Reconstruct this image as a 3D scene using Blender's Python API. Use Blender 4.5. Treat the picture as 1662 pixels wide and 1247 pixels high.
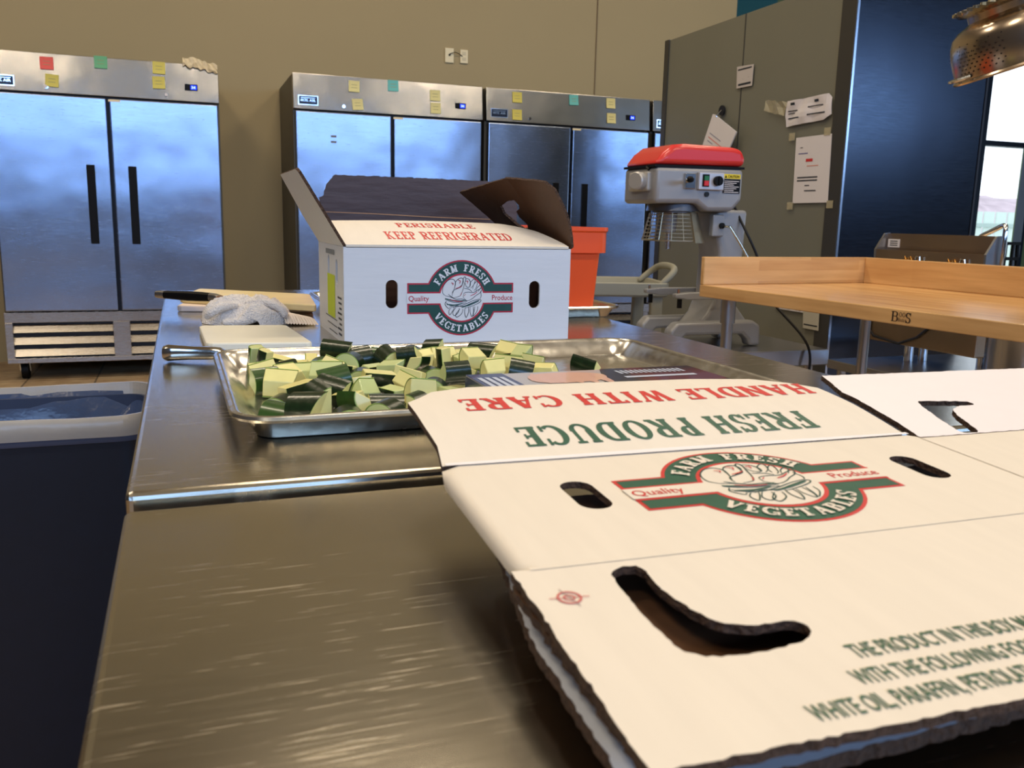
import bpy, bmesh, math, random
from mathutils import Vector, Matrix, noise
from mathutils.geometry import delaunay_2d_cdt
for o in list(bpy.data.objects): bpy.data.objects.remove(o)
SC = bpy.context.scene
COL = SC.collection
ZT = 0.9                      # height of the prep table top above the floor; z in this script is measured from the table top
# ---------------------------------------------------------------- camera
cam_d = bpy.data.cameras.new('camera'); cam = bpy.data.objects.new('camera', cam_d); COL.objects.link(cam)
R_, U_, F_ = Vector((0.937, -0.3485, 0.0221)), Vector((0.0443, 0.1812, 0.9824)), Vector((0.3464, 0.9196, -0.1853))
m = Matrix((R_, U_, -F_)).transposed().to_4x4(); m.translation = Vector((0, 0, 0.2172 + ZT)); cam.matrix_world = m
cam_d.sensor_width = 36; cam_d.lens = 30.727; cam_d.clip_start = 0.02
cam_d.dof.use_dof = True; cam_d.dof.focus_distance = 1.35; cam_d.dof.aperture_fstop = 15
SC.camera = cam
SC.view_settings.view_transform = 'Standard'; SC.view_settings.look = 'None'
SC.view_settings.gamma = 1; SC.view_settings.exposure = -1.08
# ---------------------------------------------------------------- world and lights
W = bpy.data.worlds.new('world'); SC.world = W; W.use_nodes = True
bg = W.node_tree.nodes['Background']; bg.inputs[0].default_value = (0.80, 0.90, 1.0, 1); bg.inputs[1].default_value = 5.0
def area(name, loc, rot, sx, sy, col, power):
    d = bpy.data.lights.new(name, 'AREA'); d.shape = 'RECTANGLE'; d.size = sx; d.size_y = sy; d.color = col; d.energy = power
    o = bpy.data.objects.new(name, d); COL.objects.link(o); o.location = (loc[0], loc[1], loc[2] + ZT); o.rotation_euler = rot
    return o
PI = math.pi
for x in (-3.4, -1.0, 1.4, 3.8, 6.2, 8.6, 11.0):     # daylight through the high windows behind the photographer
    area('daylight', (x, -5.85, 2.25), (PI/2, 0, 0), 2.0, 1.3, (0.35, 0.575, 1.0), 165)
area('daylight', (11.8, 1.5, 0.9), (0, PI/2, 0), 2.6, 6.0, (0.62, 0.80, 1.0), 150)
for x in (-2.2, 1.0, 4.2):
    for y in (-2.0, 1.2, 4.4):
        area('ceiling_lamp', (x, y, 4.25), (0, 0, 0), 1.2, 0.5, (1.0, 0.84, 0.63), 118)
# ---------------------------------------------------------------- materials
MATS = {}
def nodes(name):
    m = bpy.data.materials.new(name); m.use_nodes = True; nt = m.node_tree
    return m, nt, nt.nodes['Principled BSDF']
def N(nt, t, **kw):
    n = nt.nodes.new(t)
    for k, v in kw.items():
        if k.startswith('i_'): n.inputs[k[2:].replace('_', ' ')].default_value = v
        else: setattr(n, k, v)
    return n
def lin(c): return tuple(((v/255)/12.92 if v/255 <= .04045 else (((v/255)+.055)/1.055)**2.4) for v in c) + (1,)
def mat(name, col, rough=.5, metal=0, spec=.5, noise_amt=0, scale=20, stretch=(1, 1, 1), bump=0, rvar=0, bscale=None, emis=0, coat=0, trans=0, alpha=1, ior=1.45):
    if name in MATS: return MATS[name]
    m, nt, b = nodes(name); c = lin(col)
    b.inputs['Base Color'].default_value = c; b.inputs['Roughness'].default_value = rough; b.inputs['Metallic'].default_value = metal
    b.inputs['Specular IOR Level'].default_value = spec; b.inputs['Coat Weight'].default_value = coat; b.inputs['Transmission Weight'].default_value = trans
    b.inputs['Alpha'].default_value = alpha; b.inputs['IOR'].default_value = ior
    if emis: b.inputs['Emission Color'].default_value = c; b.inputs['Emission Strength'].default_value = emis
    if noise_amt or bump or rvar:
        tc = N(nt, 'ShaderNodeTexCoord'); mp = N(nt, 'ShaderNodeMapping'); mp.inputs['Scale'].default_value = stretch
        nz = N(nt, 'ShaderNodeTexNoise', i_Scale=scale, i_Detail=4.0); nt.links.new(tc.outputs['Object'], mp.inputs[0]); nt.links.new(mp.outputs[0], nz.inputs['Vector'])
        if noise_amt:
            mx = N(nt, 'ShaderNodeMix', data_type='RGBA'); mx.inputs[6].default_value = tuple(max(0, v*(1-noise_amt)) for v in c[:3])+(1,); mx.inputs[7].default_value = tuple(min(1, v*(1+noise_amt)) for v in c[:3])+(1,)
            nt.links.new(nz.outputs['Fac'], mx.inputs[0]); nt.links.new(mx.outputs[2], b.inputs['Base Color'])
        if rvar:
            mr = N(nt, 'ShaderNodeMapRange'); mr.inputs[3].default_value = max(.02, rough-rvar); mr.inputs[4].default_value = rough+rvar
            nt.links.new(nz.outputs['Fac'], mr.inputs[0]); nt.links.new(mr.outputs[0], b.inputs['Roughness'])
        if bump:
            src = nz
            if bscale: src = N(nt, 'ShaderNodeTexNoise', i_Scale=bscale, i_Detail=2.0); nt.links.new(mp.outputs[0], src.inputs['Vector'])
            bp = N(nt, 'ShaderNodeBump', i_Strength=bump, i_Distance=.01); nt.links.new(src.outputs['Fac'], bp.inputs['Height']); nt.links.new(bp.outputs[0], b.inputs['Normal'])
    MATS[name] = m; return m
def steel_sheet(name, col, rough, dent, streak=(3, 3, 90), dscale=2.2, dist=.02):
    """brushed sheet steel: fine brushing in the roughness, broad shallow dents in the normal"""
    if name in MATS: return MATS[name]
    m, nt, b = nodes(name); b.inputs['Base Color'].default_value = lin(col); b.inputs['Metallic'].default_value = 1
    tc = N(nt, 'ShaderNodeTexCoord'); mp = N(nt, 'ShaderNodeMapping'); mp.inputs['Scale'].default_value = streak
    nz = N(nt, 'ShaderNodeTexNoise', i_Scale=6.0, i_Detail=6.0); nt.links.new(tc.outputs['Object'], mp.inputs[0]); nt.links.new(mp.outputs[0], nz.inputs['Vector'])
    mr = N(nt, 'ShaderNodeMapRange'); mr.inputs[3].default_value = rough-.06; mr.inputs[4].default_value = rough+.08
    nt.links.new(nz.outputs['Fac'], mr.inputs[0]); nt.links.new(mr.outputs[0], b.inputs['Roughness'])
    n2 = N(nt, 'ShaderNodeTexNoise', i_Scale=dscale, i_Detail=1.5); nt.links.new(tc.outputs['Object'], n2.inputs['Vector'])
    b1 = N(nt, 'ShaderNodeBump', i_Strength=dent, i_Distance=dist); nt.links.new(n2.outputs['Fac'], b1.inputs['Height'])
    b2 = N(nt, 'ShaderNodeBump', i_Strength=.02, i_Distance=.002); nt.links.new(nz.outputs['Fac'], b2.inputs['Height']); nt.links.new(b1.outputs[0], b2.inputs['Normal'])
    nt.links.new(b2.outputs[0], b.inputs['Normal']); MATS[name] = m; return m
def counter_mat():
    """worn stainless worktop: fine brushing across, irregular arc scratches, rougher, their glint painted in as lighter colour"""
    m, nt, b = nodes('worktop_steel'); b.inputs['Metallic'].default_value = 1
    tc = N(nt, 'ShaderNodeTexCoord'); mp = N(nt, 'ShaderNodeMapping'); mp.inputs['Scale'].default_value = (5, 160, 1); mp.inputs['Rotation'].default_value = (0, 0, .06)
    nz = N(nt, 'ShaderNodeTexNoise', i_Scale=5.0, i_Detail=6.0); nt.links.new(tc.outputs['Object'], mp.inputs[0]); nt.links.new(mp.outputs[0], nz.inputs['Vector'])
    mp2 = N(nt, 'ShaderNodeMapping'); mp2.inputs['Scale'].default_value = (5, 120, 1); mp2.inputs['Rotation'].default_value = (0, 0, -.30)
    n2 = N(nt, 'ShaderNodeTexNoise', i_Scale=4.0, i_Detail=3.0); n2.inputs['Distortion'].default_value = .4; nt.links.new(tc.outputs['Object'], mp2.inputs[0]); nt.links.new(mp2.outputs[0], n2.inputs['Vector'])
    n3 = N(nt, 'ShaderNodeTexNoise', i_Scale=5.0, i_Detail=2.0); nt.links.new(tc.outputs['Object'], n3.inputs['Vector'])
    r2 = N(nt, 'ShaderNodeMapRange'); r2.inputs[1].default_value = .60; r2.inputs[2].default_value = .80; nt.links.new(n2.outputs['Fac'], r2.inputs[0])
    r3 = N(nt, 'ShaderNodeMapRange'); r3.inputs[1].default_value = .42; r3.inputs[2].default_value = .62; nt.links.new(n3.outputs['Fac'], r3.inputs[0])
    ml = N(nt, 'ShaderNodeMath', operation='MULTIPLY'); nt.links.new(r2.outputs[0], ml.inputs[0]); nt.links.new(r3.outputs[0], ml.inputs[1])
    mr = N(nt, 'ShaderNodeMapRange'); mr.inputs[3].default_value = .17; mr.inputs[4].default_value = .25; nt.links.new(nz.outputs['Fac'], mr.inputs[0])
    ad = N(nt, 'ShaderNodeMath', operation='MULTIPLY_ADD'); ad.inputs[1].default_value = .22; nt.links.new(ml.outputs[0], ad.inputs[0]); nt.links.new(mr.outputs[0], ad.inputs[2]); nt.links.new(ad.outputs[0], b.inputs['Roughness'])
    mx = N(nt, 'ShaderNodeMix', data_type='RGBA'); mx.inputs[6].default_value = lin((186, 180, 166)); mx.inputs[7].default_value = lin((226, 216, 196)); nt.links.new(ml.outputs[0], mx.inputs[0]); nt.links.new(mx.outputs[2], b.inputs['Base Color'])  # lighter base colour paints the glint along the scratches
    b2 = N(nt, 'ShaderNodeBump', i_Strength=.012, i_Distance=.002); nt.links.new(nz.outputs['Fac'], b2.inputs['Height']); nt.links.new(b2.outputs[0], b.inputs['Normal'])
    return m
def wood_mat(axis=(60, 3, 40), name='maple_block', turn=PI/2):
    m, nt, b = nodes(name); b.inputs['Roughness'].default_value = .30; b.inputs['Coat Weight'].default_value = .25; b.inputs['Coat Roughness'].default_value = .15
    tc = N(nt, 'ShaderNodeTexCoord'); mp = N(nt, 'ShaderNodeMapping'); mp.inputs['Rotation'].default_value = (PI/2 if not turn else 0, 0, turn)
    br = N(nt, 'ShaderNodeTexBrick', i_Scale=1.0); br.inputs['Brick Width'].default_value = .5; br.inputs['Row Height'].default_value = .038; br.inputs['Mortar Size'].default_value = .0
    br.inputs['Color1'].default_value = lin((228, 184, 124)); br.inputs['Color2'].default_value = lin((208, 160, 102)); br.inputs['Mortar'].default_value = lin((190, 140, 85))
    nt.links.new(tc.outputs['Object'], mp.inputs[0]); nt.links.new(mp.outputs[0], br.inputs['Vector'])
    mp2 = N(nt, 'ShaderNodeMapping'); mp2.inputs['Scale'].default_value = axis; nz = N(nt, 'ShaderNodeTexNoise', i_Scale=1.0, i_Detail=5.0)
    nt.links.new(tc.outputs['Object'], mp2.inputs[0]); nt.links.new(mp2.outputs[0], nz.inputs['Vector'])
    mx = N(nt, 'ShaderNodeMix', data_type='RGBA', blend_type='MULTIPLY'); mx.inputs[0].default_value = .5; nt.links.new(br.outputs['Color'], mx.inputs[6])
    cr = N(nt, 'ShaderNodeValToRGB'); cr.color_ramp.elements[0].position = .3; cr.color_ramp.elements[0].color = lin((190, 160, 125)); cr.color_ramp.elements[1].position = .7; cr.color_ramp.elements[1].color = (1, 1, 1, 1)
    nt.links.new(nz.outputs['Fac'], cr.inputs[0]); nt.links.new(cr.outputs[0], mx.inputs[7]); nt.links.new(mx.outputs[2], b.inputs['Base Color'])
    return m
def tile_mat():
    m, nt, b = nodes('floor_tile'); b.inputs['Roughness'].default_value = .35
    tc = N(nt, 'ShaderNodeTexCoord'); br = N(nt, 'ShaderNodeTexBrick', i_Scale=1.0); br.offset = 0.0
    br.inputs['Brick Width'].default_value = .42; br.inputs['Row Height'].default_value = .42; br.inputs['Mortar Size'].default_value = .006
    br.inputs['Color1'].default_value = lin((196, 172, 138)); br.inputs['Color2'].default_value = lin((172, 146, 116)); br.inputs['Mortar'].default_value = lin((120, 108, 92))
    nt.links.new(tc.outputs['Object'], br.inputs['Vector']); nz = N(nt, 'ShaderNodeTexNoise', i_Scale=9.0, i_Detail=6.0); nt.links.new(tc.outputs['Object'], nz.inputs['Vector'])
    mx = N(nt, 'ShaderNodeMix', data_type='RGBA', blend_type='MULTIPLY'); mx.inputs[0].default_value = .6; cr = N(nt, 'ShaderNodeValToRGB'); cr.color_ramp.elements[0].position = .35; cr.color_ramp.elements[0].color = lin((190, 170, 150)); cr.color_ramp.elements[1].color = (1, 1, 1, 1); cr.color_ramp.elements[1].position = .65
    nt.links.new(nz.outputs['Fac'], cr.inputs[0]); nt.links.new(br.outputs['Color'], mx.inputs[6]); nt.links.new(cr.outputs[0], mx.inputs[7]); nt.links.new(mx.outputs[2], b.inputs['Base Color'])
    return m
WALL = mat('tan_paint', (166, 149, 110), .75, noise_amt=.04, scale=1.5)
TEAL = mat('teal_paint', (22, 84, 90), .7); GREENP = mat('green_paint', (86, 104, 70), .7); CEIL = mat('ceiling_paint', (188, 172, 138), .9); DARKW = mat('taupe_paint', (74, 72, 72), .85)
TILE = tile_mat(); WOOD = wood_mat(); WOODX = wood_mat((3, 60, 30), 'maple_splash', 0); TOP = counter_mat()
DOOR = steel_sheet('fridge_door_steel', (158, 170, 192), .24, .55); HEAD = steel_sheet('fridge_header_steel', (176, 172, 166), .20, .3, (90, 3, 3), 3.0)
GRILL = steel_sheet('grille_steel', (176, 170, 162), .26, .05); SIDEG = mat('fridge_side_paint', (92, 88, 78), .45, .4)
GASK = mat('dark_gasket', (22, 25, 34), .5); BLACK = mat('black_plastic', (9, 9, 10), .5, spec=.2); NAVY = mat('navy_plastic', (10, 18, 34), .45, noise_amt=.2, scale=30)
CHROME = mat('chrome', (215, 218, 222), .12, 1); SATIN = mat('satin_steel', (180, 180, 182), .30, 1, rvar=.05, scale=40)
PANEL = mat('panel_grey', (128, 128, 114), .42, .2, noise_amt=.06, scale=2, rvar=.05); PTRIM = mat('panel_trim', (78, 77, 74), .4, .5)
DARKST = steel_sheet('polished_dark_steel', (66, 70, 78), .22, .15, (3, 3, 60), 1.6)
ALU = mat('baking_sheet_aluminium', (214, 212, 206), .24, 1, bump=.12, scale=60, bscale=22, rvar=.09)
PAPER = mat('white_carton_paper', (224, 215, 200), .6, spec=.3, noise_amt=.05, scale=90, stretch=(1, .12, 1), bump=.03)
PAPERB = mat('white_carton_paper_daylit', (214, 217, 222), .45, noise_amt=.03, scale=60, stretch=(.15, 1, 1), bump=.06)  # same white paper, cool cast of the daylight put into its colour
KRAFT = mat('waxed_brown_board', (86, 60, 42), .42, noise_amt=.25, scale=30, bump=.1); KRAFTD = mat('waxed_dark_board', (74, 55, 52), .45, noise_amt=.15, scale=14, stretch=(1, 1, 4), bump=.15)
FLUTE = mat('corrugated_edge', (78, 56, 42), .8, noise_amt=.75, scale=260, bump=.8)
INKG = mat('green_ink', (38, 86, 66), .45, noise_amt=.2, scale=120); INKR = mat('red_ink', (200, 52, 50), .45); INKD = mat('dark_ink', (36, 44, 52), .5)
INKC = mat('crimson_ink', (176, 40, 62), .45); INKGD = mat('deep_green_ink', (24, 70, 64), .45, noise_amt=.25, scale=90); INKT = mat('text_green_ink', (70, 100, 76), .5)
SKIN = mat('zucchini_skin', (22, 40, 18), .28, noise_amt=.7, scale=160, bump=.05, coat=.2); SKINL = mat('zucchini_skin_light', (44, 74, 28), .3, noise_amt=.5, scale=120, coat=.2)
RIND = mat('zucchini_rind', (150, 178, 84), .35, noise_amt=.15, scale=60)
FLESH = mat('zucchini_flesh', (224, 216, 142), .36, noise_amt=.07, scale=60, coat=.25, bump=.04); FLESHG = mat('zucchini_flesh_green', (196, 206, 140), .36, noise_amt=.10, scale=50, coat=.25)
ORANGE = mat('orange_plastic', (233, 84, 30), .35); REDC = mat('red_enamel', (214, 48, 44), .30, coat=.4); GREYP = mat('grey_enamel', (150, 150, 150), .38, .2)
BOARD = mat('white_cutting_board', (226, 222, 204), .42, noise_amt=.05, scale=18, bump=.05); BOARDY = mat('stained_cutting_board', (224, 208, 160), .42, noise_amt=.14, scale=14, stretch=(.4, 1.5, 1))
TOWEL = mat('terry_cloth', (242, 238, 236), .95, bump=.9, scale=300, noise_amt=.05); WHITE = mat('white_paper', (222, 218, 220), .7, noise_amt=.03, scale=12); PLATE = mat('ivory_plastic', (232, 218, 178), .5)
NY = mat('yellow_note', (206, 194, 96), .7); NP = mat('pale_yellow_note', (216, 208, 146), .7); NG = mat('green_note', (104, 172, 128), .7); NT = mat('teal_note', (104, 184, 180), .7); NR = mat('red_note', (226, 96, 88), .7); NL = mat('lime_label', (196, 214, 40), .6)
CARTP = mat('beige_cart_plastic', (150, 148, 132), .6); CARTT = mat('beige_cart_tray', (188, 180, 150), .6); LEAF = mat('green_leaves', (84, 110, 50), .6, noise_amt=.3, scale=60)
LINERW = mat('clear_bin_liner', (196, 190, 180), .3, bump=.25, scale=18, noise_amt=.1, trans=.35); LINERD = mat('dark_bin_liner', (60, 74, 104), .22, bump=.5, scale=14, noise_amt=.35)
BLUEL = mat('blue_display', (20, 60, 255), .4, emis=2.2); TAPE = mat('clear_tape', (205, 195, 160), .2, alpha=.45, bump=.4, scale=60); CABLE = mat('black_rubber', (14, 14, 14), .5)
BRASS = mat('brass', (190, 140, 70), .3, 1); COLD = mat('colander_steel', (186, 170, 152), .22, 1, rvar=.04, scale=12); APPL = mat('wood_reflection_tint_steel', (176, 152, 126), .36, 1, rvar=.1, scale=8)  # appliance steel tinted brown in place of the wood it reflects
GLASSM, _nt, _b = nodes('window_glass')
_tr = N(_nt, 'ShaderNodeBsdfTransparent'); _gl = N(_nt, 'ShaderNodeBsdfGlossy'); _gl.inputs['Roughness'].default_value = .02; _ms = N(_nt, 'ShaderNodeMixShader'); _ms.inputs[0].default_value = .06
_nt.links.new(_tr.outputs[0], _ms.inputs[1]); _nt.links.new(_gl.outputs[0], _ms.inputs[2]); _nt.links.new(_ms.outputs[0], _nt.nodes['Material Output'].inputs[0])
# ---------------------------------------------------------------- mesh helpers
LC = [0]
def bump_lift():
    LC[0] = (LC[0]+1) % 14; return LC[0]*1.4e-5
class MB:
    def __init__(s): s.v = []; s.f = []; s.mi = []; s.X = None
    def add(s, vs, fs, mi=0):
        n = len(s.v); s.v += [tuple(s.X @ Vector(p)) if s.X else tuple(p) for p in vs]; s.f += [tuple(i+n for i in f) for f in fs]; s.mi += [mi]*len(fs) if isinstance(mi, int) else list(mi); return s
    def box(s, a, b, mi=0):
        x0, y0, z0 = a; x1, y1, z1 = b
        return s.add([(x0,y0,z0),(x1,y0,z0),(x1,y1,z0),(x0,y1,z0),(x0,y0,z1),(x1,y0,z1),(x1,y1,z1),(x0,y1,z1)], [(0,3,2,1),(4,5,6,7),(0,1,5,4),(1,2,6,5),(2,3,7,6),(3,0,4,7)], mi)
    def tube(s, pts, r, n=12, mi=0, closed=False, caps=True):
        pts = [Vector(p) for p in pts]; L = len(pts); rr = r if isinstance(r, (list, tuple)) else [r]*L; vs = []; up = None
        for i, p in enumerate(pts):
            a = pts[(i-1) % L] if closed or i > 0 else p; b = pts[(i+1) % L] if closed or i < L-1 else p
            t = (b-a).normalized()
            if up is None: up = Vector((0,0,1)) if abs(t.z) < .9 else Vector((1,0,0))
            u = (up - t*up.dot(t)).normalized(); up = u; w = t.cross(u)
            for k in range(n):
                an = 2*PI*k/n; vs.append(p + (u*math.cos(an)+w*math.sin(an))*rr[i])
        fs = []
        for i in range(L if closed else L-1):
            j = (i+1) % L
            for k in range(n): k2 = (k+1) % n; fs.append((i*n+k, i*n+k2, j*n+k2, j*n+k))
        if caps and not closed: fs.append(tuple(range(n))[::-1]); fs.append(tuple((L-1)*n+k for k in range(n)))
        return s.add(vs, fs, mi)
    def cyl(s, p0, p1, r0, r1=None, n=24, mi=0): return s.tube([p0, p1], [r0, r0 if r1 is None else r1], n, mi)
    def lathe(s, prof, c=(0,0,0), n=48, mi=0):
        vs = []; 
        for (r, z) in prof:
            for k in range(n): a = 2*PI*k/n; vs.append((c[0]+r*math.cos(a), c[1]+r*math.sin(a), c[2]+z))
        fs = [(i*n+k, i*n+(k+1) % n, (i+1)*n+(k+1) % n, (i+1)*n+k) for i in range(len(prof)-1) for k in range(n)]
        return s.add(vs, fs, mi)
    def prism(s, poly, a, b, axis='y', mi=0):
        n = len(poly)
        def P(p, t): return (p[0], t, p[1]) if axis == 'y' else ((t, p[0], p[1]) if axis == 'x' else (p[0], p[1], t))
        vs = [P(p, a) for p in poly]+[P(p, b) for p in poly]
        return s.add(vs, [tuple(range(n)), tuple(range(n, 2*n))[::-1]]+[(i, n+i, n+(i+1) % n, (i+1) % n) for i in range(n)], mi)
    def rloft(s, prof, w, h, r, cx=0, cy=0, n=6, cap=True, mi=0):
        """loft of rounded rectangles; prof = list of (inset, z)"""
        vs = []; M = 4*(n+1)
        for (ins, z) in prof:
            rr = max(r-ins, .002); hx = w/2-ins-rr; hy = h/2-ins-rr
            for q, (sx, sy) in enumerate(((1,1),(-1,1),(-1,-1),(1,-1))):
                for k in range(n+1): a = PI/2*(q+k/n); vs.append((cx+sx*hx+rr*math.cos(a), cy+sy*hy+rr*math.sin(a), z))
        fs = [(i*M+k, i*M+(k+1) % M, (i+1)*M+(k+1) % M, (i+1)*M+k) for i in range(len(prof)-1) for k in range(M)]
        if cap: fs.append(tuple(range(M))[::-1]); fs.append(tuple((len(prof)-1)*M+k for k in range(M)))
        return s.add(vs, fs, mi)
    def build(s, name, mats, parent=None, smooth=False, bevel=0, org=None, label=None, seg=2):
        if not isinstance(mats, (list, tuple)): mats = [mats]
        me = bpy.data.meshes.new(name); o = bpy.data.objects.new(name, me); COL.objects.link(o)
        og = ORG[parent.name] if parent else Vector(org or (0,0,0))
        me.from_pydata([Vector(v)-og for v in s.v], [], s.f)
        for mm in mats: me.materials.append(mm)
        for p, mi in zip(me.polygons, s.mi): p.material_index = mi; p.use_smooth = smooth
        bm = bmesh.new(); bm.from_mesh(me); bmesh.ops.recalc_face_normals(bm, faces=bm.faces); bm.to_mesh(me); bm.free()
        if parent: o.parent = parent; ORG[o.name] = og
        else: o.location = (og.x, og.y, og.z+ZT); ORG[o.name] = og
        if bevel:
            md = o.modifiers.new('bevel', 'BEVEL'); md.width = bevel; md.segments = seg; md.limit_method = 'ANGLE'; md.angle_limit = .6
        if smooth:
            try:
                me.set_sharp_from_angle(angle=.7)
            except Exception: pass
        if label: o['label'] = label
        return o
ORG = {}
def ROOT(name, label, cat, loc, group=None, local=False, rz=0):
    o = bpy.data.objects.new(name, None); COL.objects.link(o); o.empty_display_size = .05
    o.location = (loc[0], loc[1], loc[2]+ZT); o.rotation_euler = (0, 0, rz); ORG[o.name] = Vector((0,0,0)) if local else Vector(loc)
    o['label'] = label; o['category'] = cat
    if group: o['group'] = group
    return o
def TAG(o, label, cat, group=None, kind=None):
    if label: o['label'] = label
    if cat: o['category'] = cat
    if group: o['group'] = group
    if kind: o['kind'] = kind
    return o
def STRUCT(o, label=None): o['kind'] = 'structure'; 
def copy_tree(o, parent=None):
    c = o.copy(); COL.objects.link(c); c.parent = parent; ORG[c.name] = ORG.get(o.name, Vector((0,0,0)))
    for ch in [x for x in bpy.data.objects if x.parent == o]: copy_tree(ch, c)
    return c
def inpoly(x, y, P):
    c = False; n = len(P)
    for i in range(n):
        x0, y0 = P[i]; x1, y1 = P[(i+1) % n]
        if (y0 > y) != (y1 > y) and x < (x1-x0)*(y-y0)/(y1-y0)+x0: c = not c
    return c
def smoothpoly(P, it=2):
    for _ in range(it):
        Q = []
        for i in range(len(P)):
            a = P[i]; b = P[(i+1) % len(P)]; Q += [(a[0]*.75+b[0]*.25, a[1]*.75+b[1]*.25), (a[0]*.25+b[0]*.75, a[1]*.25+b[1]*.75)]
        P = Q
    return P
def subdiv(P, d):
    Q = []
    for i in range(len(P)):
        a = P[i]; b = P[(i+1) % len(P)]; L = math.hypot(b[0]-a[0], b[1]-a[1]); n = max(1, int(L/d))
        for k in range(n): Q.append((a[0]+(b[0]-a[0])*k/n, a[1]+(b[1]-a[1])*k/n))
    return Q
def sheet(mb, outline, holes, f, t, xs=(), ys=(), d=.02, rough=0, seed=0):
    """a board of thickness t cut to the outline with holes, bent by f(u, v, w)"""
    rnd = random.Random(seed)
    loops = [subdiv(outline, d if not rough else .004)]+[subdiv(h, d if not rough else .003) for h in holes]
    if rough: loops = [[(x+rnd.uniform(-rough, rough), y+rnd.uniform(-rough, rough)) for x, y in L] for L in loops]
    pts = []; ed = []
    for L in loops:
        n0 = len(pts); pts += L; ed += [(n0+i, n0+(i+1) % len(L)) for i in range(len(L))]
    for x in xs:
        for y in ys:
            if inpoly(x, y, loops[0]) and not any(inpoly(x, y, h) for h in loops[1:]): pts.append((x, y))
    vv, ee, ff, _, _, _ = delaunay_2d_cdt([Vector(p) for p in pts], ed, [], 0, 1e-6)
    F = []
    for fc in ff:
        cx = sum(vv[i].x for i in fc)/len(fc); cy = sum(vv[i].y for i in fc)/len(fc)
        if inpoly(cx, cy, loops[0]) and not any(inpoly(cx, cy, h) for h in loops[1:]): F.append(tuple(fc))
    n = len(vv); cnt = {}
    for fc in F:
        for i in range(len(fc)):
            e = (fc[i], fc[(i+1) % len(fc)]); cnt[e] = cnt.get(e, 0)+1
    B = [e for e in cnt if (e[1], e[0]) not in cnt]
    vs = [f(p.x, p.y, 0) for p in vv]+[f(p.x, p.y, -t) for p in vv]
    mb.add(vs, F, 0); n0 = len(mb.v)-2*n
    mb.f += [tuple(n0+n+i for i in fc[::-1]) for fc in F]; mb.mi += [1]*len(F)
    mb.f += [(n0+a, n0+n+a, n0+n+b, n0+b) for a, b in B]; mb.mi += [2]*len(B)
    return mb
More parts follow.
